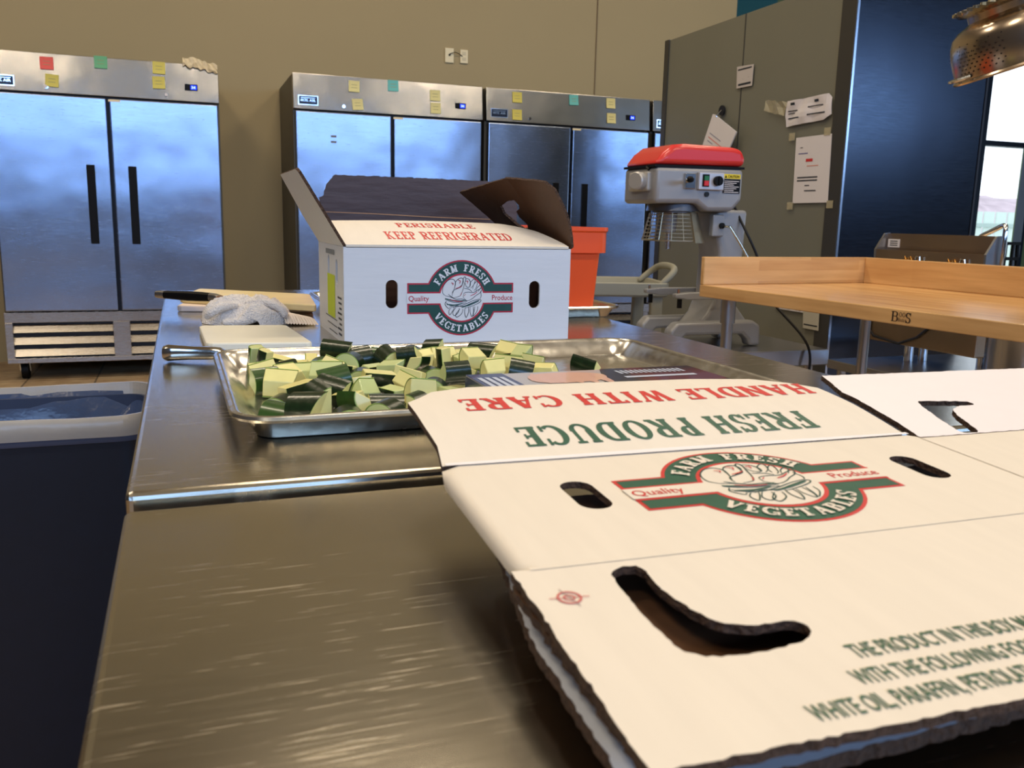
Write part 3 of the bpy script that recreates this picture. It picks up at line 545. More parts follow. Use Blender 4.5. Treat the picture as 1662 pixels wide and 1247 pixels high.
for k, (y, z) in enumerate(((3.77, .655), (3.51, .66), (3.745, .315), (3.45, .32))):
    TAG(MB().box((XS-.0085, y-.022, z-.018), (XS-.007, y+.022, z+.018)).build('tape_piece', TAPE, org=(XS-.008, y, z)), 'clear tape over the %s corner of the tall letter' % ('upper left', 'upper right', 'lower left', 'lower right')[k], 'tape', 'tape on the tall letter')
mb = MB(); rnd = random.Random(8); vs = [(XS-.006-rnd.uniform(0, .02), 4.0-i*.028+rnd.uniform(-.008, .008), .862-j*.03-i*.006+rnd.uniform(-.008, .008)) for i in range(7) for j in range(3)]
mb.add(vs, [(i*3+j, i*3+j+1, i*3+j+4, i*3+j+3) for i in range(6) for j in range(2)]); TAG(mb.build('old_tape', TAPE, org=(XS-.01, 3.93, .83)), 'crumpled old clear tape left of the torn sign', 'tape')
r = ROOT('magnetic_hook', 'round dark magnetic hook on the cooler side above the mixer', 'hook', (XS, 4.41, .843)); MB().cyl((XS-.012, 4.41, .848), (XS-.004, 4.41, .848), .028, n=24).build('magnet', GASK, r, smooth=True)
mb = MB(); mb.tube([(XS-.012, 4.41, .848), (XS-.03, 4.41, .83), (XS-.042, 4.41, .815), (XS-.036, 4.41, .80), (XS-.028, 4.41, .806)], .004, 8); mb.build('prong', CHROME, r, smooth=True)
mb = MB(); P = [(4.452, .83), (4.43, .825), (4.198, .711), (4.246, .63), (4.30, .46), (4.56, .545), (4.525, .662)]
f = lambda u, v, w: (XS-.040-w-.10*max(0, .83-v)*.6, u, v); sheet(mb, P, [], f, .006); mb.mi = [0]*len(mb.mi)
def dl(a, b, c, d, mi): mb.add([f(a, b, .001), f(c, d, .001), f(c, d-.006, .001), f(a, b-.006, .001)], [(0,1,2,3)], mi)
dl(4.46, .73, 4.34, .675, 1); dl(4.47, .71, 4.30, .63, 2); dl(4.475, .69, 4.42, .665, 1)
TAG(mb.build('hanging_booklet', [WHITE, mat('grey_print', (150, 150, 170), .7), mat('red_print', (220, 140, 130), .7)], org=(XS-.04, 4.41, .82)), 'white booklet hanging aslant from the magnetic hook behind the mixer', 'booklet')
#@@TABLES
def worktable(label, y0, y1, ztop, group):
    r = ROOT('steel_worktable', label, 'table', (.425, (y0+y1)/2, -ZT)); X0, X1 = -.051, .902
    mb = MB(); mb.box((X0, y0, ztop-.035), (X1, y1, ztop)); mb.build('tabletop', TOP, r, bevel=.006, seg=3, smooth=False)
    for x in (X0+.09, X1-.09):
        for y in (y0+.09, y1-.09):
            l = MB(); l.cyl((x, y, -.86), (x, y, ztop-.034), .02, n=16); ll = l.build('leg', SATIN, r, smooth=True)
            MB().cyl((x, y, -.9), (x, y, -.86), .014, .022, n=12).build('foot', BLACK, ll)
    MB().box((X0+.07, y0+.07, -.66), (X1-.07, y1-.07, -.635)).build('undershelf', SATIN, r, bevel=.003)
    return r
worktable('stainless steel worktable holding the baking sheet of zucchini, the cutting boards and the open carton', .716, 2.63, 0, 't')
worktable('stainless steel worktable in the foreground under the flattened carton', -.55, .700, -.008, 't')
def wooden_table():
    r = ROOT('wooden_worktable', 'maple butcher block table with raised wooden rim on steel legs, at right', 'table', (1.75, 2.74, -ZT), local=True, rz=math.radians(4.6))
    L = 1.85; D = .80      # local x runs across, local -y towards the photographer
    MB().box((0, -L, .857), (D, 0, .90)).build('tabletop', WOOD, r, bevel=.003)
    MB().box((.0, -.02, .8995), (D, .0, 1.0)).build('end_splash', WOODX, r, bevel=.004)
    MB().box((D-.02, -L, .8995), (D, -.02, 1.0)).build('back_splash', WOOD, r, bevel=.004)
    for x, y in ((.055, -.10), (D-.07, -.10), (.055, -L+.1), (D-.07, -L+.1)):
        l = MB(); l.cyl((x, y, .0), (x, y, .857), .0205, n=20); l.cyl((x, y, .77), (x, y, .857), .026, n=20); l.build('leg', SATIN, r, smooth=True)
    mb = MB(); S = 1.0
    f = lambda u, v, w: (-.0006-w, -u, v)      # u runs along the front edge towards the photographer
    put_text(mb, 'B', f, .862, .885, .8655, .893, T=.16, t=.06, s=.08); put_text(mb, 'O', f, .888, .897, .880, .892, T=.16, t=.08, s=0); put_text(mb, 'O', f, .899, .908, .880, .892, T=.16, t=.08, s=0)
    put_text(mb, 'S', f, .909, .927, .8655, .893, T=.18, t=.08, s=.1); put_font(mb, 'Blocks', f, .886, .908, .8665, .8765)
    mb.build('branded_mark', mat('burnt_mark', (52, 36, 26), .8), r, label='dark burnt lettering on the front edge')
wooden_table()
#@@PAN
def sheet_pan(name, label, loc, rz, group=None):
    r = ROOT(name, label, 'tray', loc, group, local=True, rz=rz)
    mb = MB(); w, h = .66, .457
    prof = [(.030, .0006), (.026, .001), (.0125, .019), (.010, .0215), (.006, .0195), (.002, .0205), (0, .0235), (.0015, .0265), (.005, .0275), (.009, .0265), (.013, .0215), (.0275, .0035), (.033, .0022)]
    mb.rloft(prof, w, h, .045, w/2, h/2, 8); mb.build('tray_body', ALU, r, smooth=True)
    return r
sheet_pan('baking_sheet', 'full size aluminium baking sheet holding the cut zucchini', (.0361, .8359, 0), .0094)
sheet_pan('baking_sheet', 'aluminium baking sheet behind the open carton under the orange bins', (.290, 1.790, 0), 0)
#@@ZUCCHINI
ZK = "55,400,s;92,400,b;55,327,c;63,363,s;92,327,k;102,364,b;55,289,c;88,270,c;114,297,c;129,390,c;139,354,e;165,400,k;176,357,e;157,305,b;200,386,k;234,400,k;204,331,b;175,271,e;192,237,b;138,268,c;55,251,k;68,216,c;57,133,e;82,166,b;124,233,c;130,196,k;160,218,c;119,160,k;157,153,k;133,125,b;55,90,k;76,58,k;87,111,e;88,73,k;119,54,e;132,87,k;157,52,e;272,400,e;227,361,k;282,364,c;220,297,c;256,337,k;309,400,k;258,300,b;269,264,e;320,364,c;295,301,s;347,400,c;335,330,c;384,400,k;335,292,c;310,265,c;286,216,k;241,163,e;212,188,c;234,250,c;195,155,b;169,93,k;204,82,k;213,118,c;255,129,c;369,313,b;419,384,c;424,347,b;414,311,c;378,276,c;415,273,c;343,231,c;381,232,k;480,237,k;418,236,c"
ZK = [(int(a)/1000, int(b)/1000, c) for a, b, c in (q.split(',') for q in ZK.split(';'))]
def chunk_mesh(ang, rad, L, n=14, taper=0):
    """a wedge of a zucchini slice: axis along x, apex line at the origin; returns flesh and skin builders"""
    fl = MB(); sk = MB(); ri = rad*.955; xs = (-L/2, L/2)
    def ring(r, x, sc=1): return [(x+(taper*r*math.cos(ang*k/n)*(1 if x > 0 else 0)), r*sc*math.cos(ang*k/n), r*sc*math.sin(ang*k/n)) for k in range(n+1)]
    A = ring(ri, xs[0]); B = ring(ri, xs[1]); N1 = n+1
    vs = A+B+[(xs[0], 0, 0), (xs[1], 0, 0)]; c0, c1 = 2*N1, 2*N1+1
    fs = [(k, k+1, N1+k+1, N1+k) for k in range(n)]+[(c0, k+1, k) for k in range(n)]+[(c1, N1+k, N1+k+1) for k in range(n)]+[(c0, 0, N1, c1), (c0, c1, N1+n, n)]
    fl.add(vs, fs, [1]*n+[0]*(2*n+2))
    A2 = ring(rad, xs[0]); B2 = ring(rad, xs[1]); vs = A+B+A2+B2; o = 2*N1
    fs = [(o+k, o+k+1, o+N1+k+1, o+N1+k) for k in range(n)]+[(k, o+k, o+k+1, k+1) for k in range(n)]+[(N1+k, N1+k+1, o+N1+k+1, o+N1+k) for k in range(n)]+[(0, N1, o+N1, o), (n, o+n, o+N1+n, N1+n)]
    fs = [f for f in fs if len(set(f)) > 2]; sk.add(vs, fs[:len(fs)], [0]*n+[1]*(len(fs)-n))
    return fl, sk
rnd = random.Random(11)
PC, PS_ = math.cos(.0094), math.sin(.0094)
KN = {'s': 'zucchini chunk stood on end', 'b': 'pale topped dark sided zucchini chunk', 'c': 'pale cut zucchini chunk', 'k': 'dark skinned zucchini', 'e': 'half round zucchini piece'}
rows = {}
for i, (x, y, k) in enumerate(ZK): rows.setdefault(int((y-.03)/.042), []).append((x, i))
RN = ['row along the near rim', 'second row from near rim', 'third row from near rim', 'fourth row from near rim', 'fifth row from near rim', 'sixth row from near rim', 'seventh row from near rim', 'eighth row from near rim', 'row along the far rim']
ORD = ['leftmost', 'second from left', 'third from left', 'fourth from left', 'fifth from left', 'sixth from left', 'seventh from left', 'eighth from left', 'ninth from left', 'tenth from left', 'eleventh from left', 'twelfth from left', 'thirteenth from left', 'fourteenth from left', 'fifteenth from left', 'sixteenth from left', 'seventeenth from left']
ZL = {}
for rw, L in rows.items():
    for n_, (x, i) in enumerate(sorted(L)): ZL[i] = '%s, %s, %s' % (KN[ZK[i][2]], ORD[n_] if n_ < len(L)-1 else 'rightmost', 'in the '+RN[min(rw, 8)])
ZL[69] = 'lone zucchini chunk lying apart on the bare right part of the baking sheet'
LIFT = {k_: v_*.6 for k_, v_ in {11: .012, 12: .010, 50: .014, 52: .008, 53: .010, 43: .012, 10: .008, 41: .010, 64: .010}.items()}
for i, (px, py, k) in enumerate(ZK):
    big = rnd.random() < .35
    half = k == 'e' or rnd.random() < .22
    rad = rnd.uniform(.0175, .0225) if not half else rnd.uniform(.0165, .0205)
    L = rnd.uniform(.028, .040) if k != 'e' else rnd.uniform(.024, .030); ang = PI if half and k in 'ek' else rnd.uniform(1.45, 2.3)
    fl, sk = chunk_mesh(ang, rad, L, taper=rnd.uniform(-.55, .55))
    a = ang
    if k == 'c': rx = -(PI/2-0)*0+ (PI*1.0 - a*.0) ; rot = Matrix.Rotation(math.radians(180)-a/2+rnd.uniform(-.5, .4), 3, 'X') @ Matrix.Rotation(0, 3, 'X')
    if k == 'c': rot = Matrix.Rotation(math.radians(rnd.uniform(-105, -45)), 3, 'X')          # skin away and down, both cut faces towards the viewer
    elif k == 'k': rot = Matrix.Rotation(math.radians(rnd.choice((rnd.uniform(60, 100), 0 if half else 90, rnd.uniform(100, 150)))), 3, 'X')
    elif k == 'b': rot = Matrix.Rotation(math.radians(180+rnd.uniform(-10, 8)), 3, 'X')
    elif k == 'e': rot = Matrix.Rotation(math.radians(90)+rnd.uniform(-.3, .3), 3, 'Z') @ Matrix.Rotation(rnd.choice((0, 0, .5, -.5)), 3, 'X')
    else: rot = Matrix.Rotation(rnd.uniform(2.2, 4.4), 3, 'Z') @ Matrix.Rotation(math.radians(90), 3, 'Y')
    yaw = rnd.gauss(-.40, .60) if k in 'cbk' else rnd.gauss(-.3, .2)
    rot = Matrix.Rotation(rnd.uniform(-.22, .22), 3, 'Y') @ rot
    rot = Matrix.Rotation(yaw, 3, 'Z') @ rot
    V = [rot @ Vector(v) for v in sk.v+fl.v]; zmin = min(v.z for v in V); cx = (min(v.x for v in V)+max(v.x for v in V))/2; cy = (min(v.y for v in V)+max(v.y for v in V))/2
    X = .0361+px*PC-py*PS_; Y = .8359+px*PS_+py*PC; lift = LIFT.get(i, 0)
    r = ROOT('zucchini_chunk', ZL[i], 'zucchini', (X, Y, .0023+lift), 'cut zucchini on the baking sheet', local=True)
    for b, nm, ms in ((fl, 'flesh', [FLESHG if (k == 'e' or i % 4 == 0) else FLESH, RIND]), (sk, 'skin', [SKINL if i % 5 == 0 else SKIN, RIND])):
        b.v = [tuple(rot @ Vector(v)-Vector((cx, cy, zmin))) for v in b.v]; b.build(nm, ms, r, smooth=True, bevel=.0011 if nm == 'flesh' else 0, seg=2)
# glove box lying in the sheet
gx0, gx1, gy0, gy1, gz = .305, .605, .868, .965, .036
r = ROOT('glove_box', 'flat printed box of plastic gloves lying among the zucchini behind the carton flap', 'box', ((gx0+gx1)/2, .915, .0023))
MB().box((gx0, gy0, .003), (gx1, gy1, gz)).build('box_body', mat('glove_box_grey', (176, 172, 172), .3, coat=.4), r, bevel=.001)
mb = MB(); f = lambda u, v, w: (gx0+u*.3, gy0+v*(gy1-gy0), gz+.0004+w)
def q4(mb, f, a, b, c, d, mi, w=0): mb.add([f(a, b, w), f(c, b, w), f(c, d, w), f(a, d, w)], [(0,1,2,3)], mi)
q4(mb, f, 0, 0, .15, 1, 0); mb.add([f(.58, 1, 0), f(1, 1, 0), f(1, 0, 0), f(.45, 0, 0)], [(0,1,2,3)], 1)
for k in range(5):
    P = [(.26+.06*k+.022*math.cos(t*.5), .55+.33*math.sin(t*.5)-.03*k) for t in range(13)]; mb.add([f(x, y, .0003) for x, y in P], [tuple(range(13))], 2)
P = smoothpoly([(.2, .2), (.5, .25), (.56, .7), (.42, .9), (.22, .85)]); mb.add([f(x, y, .0002) for x, y in P], [tuple(range(len(P)))], 2)
for k in range(4): q4(mb, f, .02+.03*k, .2, .038+.03*k, .75, 3, .0003)
for k in range(14): q4(mb, f, .62+.022*k, .62, .632+.022*k, .84, 3, .0003)
q4(mb, f, .60, .35, .92, .45, 3, .0003)
mb.add([(gx0-.0005, gy0, .004), (gx0-.0005, gy1, .004), (gx0-.0005, gy1, gz-.001), (gx0-.0005, gy0, gz-.001)], [(0,1,2,3)], 0)
mb.build('printed_top', [mat('print_blue', (34, 48, 92), .3, coat=.4), mat('print_black', (20, 20, 26), .3, coat=.4), mat('print_hand', (214, 170, 150), .35, coat=.4), mat('print_white', (190, 200, 220), .35)], r)
#@@BOARDS
def slabz(mb, pts, z0, z1):
    n = len(pts); mb.add([(x, y, z0) for x, y in pts]+[(x, y, z1) for x, y in pts], [tuple(range(n))[::-1], tuple(range(n, 2*n))]+[(i, (i+1) % n, n+(i+1) % n, n+i) for i in range(n)])
def board(pts, z0, z1, m, label):
    mb = MB(); P = []
    for i in range(4):
        a, b, c = [Vector(pts[(i+k) % 4]) for k in (-1, 0, 1)]
        for t in (0, .5, 1): p = b+(a-b).normalized()*.010*(1-t)+(c-b).normalized()*.010*t; p = p*(.75)+b*.25 if t == .5 else p; P.append((p.x, p.y))
    slabz(mb, P, z0, z1); TAG(mb.build('cutting_board', m, bevel=.003, org=(pts[0][0], pts[0][1], z0)), label, 'cutting board')
board([(.028, 1.452), (.192, 1.432), (.176, 1.672), (.022, 1.690)], .0004, .0138, BOARD, 'small white cutting board lying in front of the white towel')
board([(-.018, 2.06), (.270, 1.99), (.284, 2.28), (.035, 2.34)], .0004, .0138, mat('white_cutting_board_pink', (232, 216, 206), .42, noise_amt=.05, scale=18), 'white cutting board lying underneath the yellowish stained board')
board([(-.012, 2.12), (.262, 1.885), (.284, 2.16), (.035, 2.345)], .0142, .0285, BOARDY, 'yellowish stained cutting board lying on top of the other board at the table end')
def spots(lst):
    for x, y, r0, lb in lst: TAG(MB().cyl((x, y, .0286), (x, y, .0305), r0, r0*.6, n=10).build('food_scrap', BLACK, org=(x, y, .0285)), lb, 'food scrap')
spots([(.190, 1.995, .0035, 'small dark food scrap on the yellowish stained cutting board')])
# chef knife over the boards
def tapered(mb, P, wid, hgt, z, mi=0, n=10):
    vs = []
    for (x, y), w, h in zip(P, wid, hgt):
        for k in range(n):
            a = 2*PI*k/n; d = Vector((P[-1][0]-P[0][0], P[-1][1]-P[0][1])).normalized()
            e = 2.6; ca, sa = math.cos(a), math.sin(a); ca = math.copysign(abs(ca)**(2/e), ca); sa = math.copysign(abs(sa)**(2/e), sa)
            vs.append((x-d.y*ca*w, y+d.x*ca*w, z+sa*h))
    L = len(P); mb.add(vs, [(i*n+k, i*n+(k+1) % n, (i+1)*n+(k+1) % n, (i+1)*n+k) for i in range(L-1) for k in range(n)]+[tuple(range(n))[::-1], tuple((L-1)*n+k for k in range(n))], mi)
def knife(label, A, B, z, black, blade_z, blade_len):
    r = ROOT('chef_knife', label, 'knife', (A[0], A[1], z)); A = Vector(A); B = Vector(B); D_ = (B-A); P = lambda t: tuple(A+D_*t)
    if black:
        mb = MB(); tapered(mb, [P(.14), P(.3), P(.5), P(.7), P(.86)], [.011, .012, .013, .0125, .011], [.0085, .0095, .0105, .010, .009], z); mb.build('handle', BLACK, r, smooth=True)
        mb = MB(); tapered(mb, [P(0), P(.06), P(.14)], [.010, .0115, .0115], [.0075, .009, .0088], z); mb.build('pommel', SATIN, r, smooth=True)
        mb = MB(); tapered(mb, [P(.86), P(.94), P(1)], [.011, .013, .014], [.009, .008, .005], z); mb.build('bolster', SATIN, r, smooth=True)
    else:
        mb = MB(); tapered(mb, [P(0), P(.03), P(.1), P(.2), P(.45), P(.75), P(.92), P(1)], [.004, .012, .0155, .0145, .012, .012, .013, .013], [.005, .010, .0125, .0115, .010, .0095, .008, .004], z); mb.build('handle', mat('polished_handle', (205, 200, 190), .16, 1), r, smooth=True)
    d = D_.normalized(); n = Vector((-d.y, d.x)); b = B; E_ = B+d*blade_len; mb = MB(); w = .024
    pts = [b-n*.0+d*0, b+n*w, b+d*blade_len*.6+n*w*.9, E_, b+d*blade_len*.6-n*.004, b-n*.006]
    k = len(pts); vs = [(p.x, p.y, blade_z+.0012) for p in pts]+[(p.x, p.y, blade_z-.0004) for p in pts]
    mb.add(vs, [tuple(range(k)), tuple(range(k, 2*k))[::-1]]+[(i, k+i, k+(i+1) % k, (i+1) % k) for i in range(k)]); mb.build('blade', SATIN, r)
knife('chef knife with black handle lying on the stacked boards past the table edge', (-.056, 2.070), (.070, 1.972), .0385, True, .0345, .12)
knife('knife with polished steel handle lying on the table beside the baking sheet', (-.034, 1.370), (.052, 1.342), .0135, False, .0075, .16)
# towel
def towel():
    r = ROOT('kitchen_towel', 'crumpled white terry towel between the two cutting boards', 'towel', (.12, 1.86, 0)); mb = MB(); n, mI = 70, 44; vs = []
    for j in range(mI+1):
        for i in range(n+1):
            u, v = i/n, j/mI; x = (u-.5)*2; y = (v-.5)*2
            X = .116+x*.086+.010*noise.noise(Vector((v*3, 7, 0))); Y = 1.850+y*.085-x*.012+.008*noise.noise(Vector((u*4, 3, 0)))
            rr = x*x*.95+y*y*.95; env = max(0, 1-rr**2)
            rdg = abs(noise.noise(Vector((x*1.6+y*.8, y*2.4-x*1.2, 2.3))))*1.6; rd2 = abs(noise.noise(Vector((x*3.3, y*4.1+x*2, 9))))
            z = .0008+env**.55*(.019+.026*(1-rdg)+.011*(1-rd2))
            k = .96 if env > 0 else 1
            if rr > 1: s = 1/math.sqrt(rr); X = .116+x*s*.088; Y = 1.850+y*s*.087-x*s*.012; z = .0008
            vs.append((X, Y, z))
    mb.add(vs, [(j*(n+1)+i, j*(n+1)+i+1, (j+1)*(n+1)+i+1, (j+1)*(n+1)+i) for j in range(mI) for i in range(n)]); o = mb.build('cloth', TOWEL, r, smooth=True)
    for P, rr in (([(.036, 1.80, .014), (.045, 1.78, .026), (.062, 1.785, .036), (.080, 1.80, .040), (.100, 1.81, .036)], .0095), ([(.110, 1.83, .038), (.140, 1.82, .044), (.168, 1.80, .040), (.184, 1.785, .028), (.186, 1.775, .014)], .009), ([(.062, 1.772, .008), (.090, 1.768, .009), (.120, 1.772, .011), (.150, 1.785, .022)], .0085)):
        m2 = MB(); m2.tube(P, [rr*.7]+[rr]*(len(P)-2)+[rr*.7], 12); q = m2.build('fold', TOWEL, r, smooth=True); sm = q.modifiers.new('s', 'SUBSURF'); sm.levels = 1; sm.render_levels = 1
    m3 = MB(); vs = []; n = 40
    for i in range(n+1):
        t = i/n
        for j in range(5): vs.append((.185+t*.062-.004*j, 1.765+j*.028-t*.012, .0010+(.024-.014*t)*(1-.25*abs(j-2)/2)*(1 if 0 < j < 4 else .2)+.0012*math.sin(t*70)))
    m3.add(vs, [(i*5+j, i*5+j+1, i*5+j+6, i*5+j+5) for i in range(n) for j in range(4)]); m3.build('ribbed_end', mat('ribbed_cloth', (226, 214, 200), .95), r, smooth=True)
towel()
#@@STANDBOX
BX, BY, BW, BH, BD = .2526, 1.484, .4155, .1656, .285
def standing_box():
    r = ROOT('produce_carton', 'open white produce carton with brown inside standing behind the baking sheet', 'carton', (BX+BW/2, BY+BD/2, 0)); t = .005
    K3 = [PAPERB, KRAFTD, PAPERB]
    def rr(x0, y0, x1, y1, r0, n=6):
        out = []
        for q, (cx, cy) in enumerate(((x1-r0, y1-r0), (x0+r0, y1-r0), (x0+r0, y0+r0), (x1-r0, y0+r0))):
            for k in range(n+1): a = PI/2*(q+k/n); out.append((cx+r0*math.cos(a), cy+r0*math.sin(a)))
        return out
    front = lambda u, v, w: (BX+u, BY-w, v)
    sheet(m := MB(), [(0,0),(BW,0),(BW,BH),(0,BH)], [rr(.0712, .0613, .0922, .1102, .0100), rr(.3358, .058, .3565, .1075, .0100)], front, t); fp = m.build('front_panel', K3, r)
    m = MB(); emblem(m, front); m.build('printed_emblem', [INKC, INKGD, PAPERB, INKD], fp)
    left = lambda u, v, w: (BX-.0006-w, BY+.0004+u, v)
    m = MB(); sheet(m, [(0,0),(BD,0),(BD,BH),(0,BH)], [rr(.06, .098, .082, .142, .010), rr(.15, .102, .172, .146, .010)], left, t); lp = m.build('left_panel', [PAPERB, KRAFTD, PAPERB], r)
    m = MB(); q4(m, left, .09, .035, .175, .112, 0, .0004); m.build('lime_label', NL, lp, label='bright lime sticker')
    m = MB()
    for k in range(3): q4(m, left, .07+.0*k, .034-.012*k, .20-.02*k, .0325-.012*k, 0, .0005)
    for k in range(8): q4(m, left, .022, .078-.009*k, .062-.008*(k % 3), .0745-.009*k, 0, .0005)
    q4(m, left, .09, .148, .19, .157, 1, .0005); m.build('side_print', [INKD, mat('grey_stamp', (130, 136, 142), .6)], lp)
    right = lambda u, v, w: (BX+BW+.0006+w, BY+.0004+u, v)
    m = MB(); sheet(m, [(0,0),(BD,0),(BD,BH),(0,BH)], [], right, t); m.build('right_panel', K3, r)
    back = lambda u, v, w: (BX+u, BY+BD+w, v)
    m = MB(); sheet(m, [(0,0),(BW,0),(BW,BH),(0,BH)], [], back, t); m.build('back_panel', K3, r)
    MB().box((BX+.004, BY+.004, .0005), (BX+BW-.004, BY+BD-.004, .006)).build('bottom_panel', KRAFTD, r)
    g = [k*.02 for k in range(1, 24)]
    # front flap folded inward and doming up
    def ff(u, v, w):
        s = v/.145; x = u-(.02*s if u < .05 else 0)
        z = BH+.004+.040*math.sin(min(1, s)*1.25)*1.0
        if u > .33: q = (u-.33)/(BW-.33); z -= .010*q*s
        z += .003*math.sin(u*9)*s
        return (BX+u-.012*s*(1-u/BW), BY+.0+v*.955, z+w)
    m = MB(); sheet(m, [(.004,0),(BW-.004,0),(BW-.006,.02),(BW-.03,.11),(BW-.055,.145),(.0,.145),(-.004,.12)], [], ff, t, g, [k*.012 for k in range(1, 13)], .012); fl = m.build('front_flap', [PAPER, KRAFTD, PAPER], r, smooth=True)
    m = MB(); put_text(m, 'PERISHABLE', ff, .118, .262, .088, .116, T=.2, t=.10, s=.08); m.build('printed_perishable', INKR, fl); m = MB(); put_text(m, 'KEEP REFRIGERATED', ff, .083, .314, .026, .062, T=.2, t=.10, s=.08); m.build('printed_warning', INKR, fl)
    # back flap standing up with a fold line
    def bf(u, v, w):
        k = .004 if v > .055 else -.0; return (BX+u, BY+BD+.002+(v*.05)+k*0, BH+v)
    bfw = lambda u, v, w: (bf(u, v, w)[0], bf(u, v, w)[1]-w, bf(u, v, w)[2])
    m = MB(); sheet(m, [(.0,0),(BW,0),(BW+.004,.075),(BW-.006,.11),(BW-.03,.128),(.24,.130),(.035,.130),(.018,.112),(.012,.09),(.004,.085),(.002,.06)], [], bfw, t, g, [k*.01 for k in range(1, 13)], .01, rough=.0008); bk = m.build('back_flap', [KRAFTD, PAPERB, FLUTE], r)
    m = MB(); strip(m, [(.004, .058), (.12, .056), (.25, .052), (BW-.004, .050)], .0022, bfw, 0, .0004); m.build('crease_line', mat('bare_crease', (170, 130, 100), .8), bk)
    # left flap leaning outwards
    th = math.radians(31)
    def lf(u, v, w): return (BX-math.sin(th)*v-math.cos(th)*w*1, BY+u, BH+math.cos(th)*v+math.sin(th)*w*-1)
    m = MB(); sheet(m, [(0,0),(BD,0),(BD,.06),(BD-.04,.145),(.01,.145),(.0,.138)], [], lf, t, rough=.0006); m.build('left_flap', [PAPERB, KRAFTD, FLUTE], r)
    # right flap twisted inwards, brown side up, with finger hole
    def rf(u, v, w):
        s = u/BD; t_ = v/.15; P0 = Vector((BX+BW+.002, BY+u, BH)); Tf = Vector((BX+BW-.040, BY+.012, BH+.118)); Tm = Vector((BX+BW-.085, BY+.12, BH+.128)); Tr = Vector((BX+BW-.152, BY+BD-.03, BH+.098))
        T = Tf*(1-s)*(1-s)+Tm*2*s*(1-s)+Tr*s*s; T = Tf.lerp(Tm, s*2) if s < .5 else Tm.lerp(Tr, s*2-1)
        p = P0.lerp(T, t_); e = .012*math.sin(PI*t_); return (p.x+e+(-w)*.8, p.y, p.z-e*.3-w*.6)
    m = MB(); hole = smoothpoly([(.165, .045), (.205, .045), (.225, .10), (.165, .115), (.155, .095), (.185, .085)], 1)
    sheet(m, [(0,0),(BD,0),(BD-.004,.05),(BD-.02,.150),(.02,.150),(.0,.135)], [hole], rf, t, [k*.02 for k in range(1, 14)], [k*.015 for k in range(1, 10)], .012, rough=.0006); m.v = m.v
    m.build('right_flap', [KRAFT, PAPERB, FLUTE], r)
standing_box()
# orange bins on the second sheet
def orange_bin(x0, x1, y0, y1, label):
    r = ROOT('orange_bin', label, 'bin', ((x0+x1)/2, (y0+y1)/2, .0023), 'orange storage bins behind the open carton'); w, h = x1-x0, y1-y0; H = .203; cx, cy = (x0+x1)/2, (y0+y1)/2
    mb = MB(); mb.rloft([(.026, .003), (.014, H-.06), (.0125, H-.004), (.0125, H), (.016, H), (.018, H-.06), (.031, .007)], w, h, .035, cx, cy, 6); mb.build('bin_body', ORANGE, r, smooth=True)
    mb = MB(); mb.rloft([(.009, H-.056), (.0, H-.058), (.0, H-.012), (-.004, H-.008), (-.004, H), (.013, H), (.013, H-.006)], w, h, .035, cx, cy, 6, cap=False); mb.build('rim', ORANGE, r, smooth=True)
    for sx in (x0-.003, x1-.001): MB().box((sx, cy-.055, H-.062), (sx+.004, cy+.055, H-.006)).build('rib', ORANGE, r, bevel=.001)
    m = MB(); rd = random.Random(int(x0*1000)); 
    for k in range(60):
        px, py = x0+.04+rd.random()*(w-.08), y0+.04+rd.random()*(h-.08); a = rd.random()*6.28; s = rd.uniform(.02, .035); z = H-.012+rd.uniform(-.01, .012)
        m.add([(px, py, z), (px+s*math.cos(a), py+s*math.sin(a), z+.006), (px+1.6*s*math.cos(a+.4), py+1.6*s*math.sin(a+.4), z-.002), (px+s*math.cos(a+.9), py+s*math.sin(a+.9), z-.004)], [(0,1,2,3)])
    o = m.build('leafy_greens', LEAF, org=(cx, cy, H)); TAG(o, 'leafy greens filling the %s orange bin' % ('left' if x0 < .4 else 'right'), 'greens', kind='stuff')
orange_bin(.312, .608, 1.86, 2.17, 'orange plastic bin whose rim shows at the left side of the open carton')
orange_bin(.632, .928, 1.835, 2.155, 'orange plastic bin showing past the right side of the open carton')
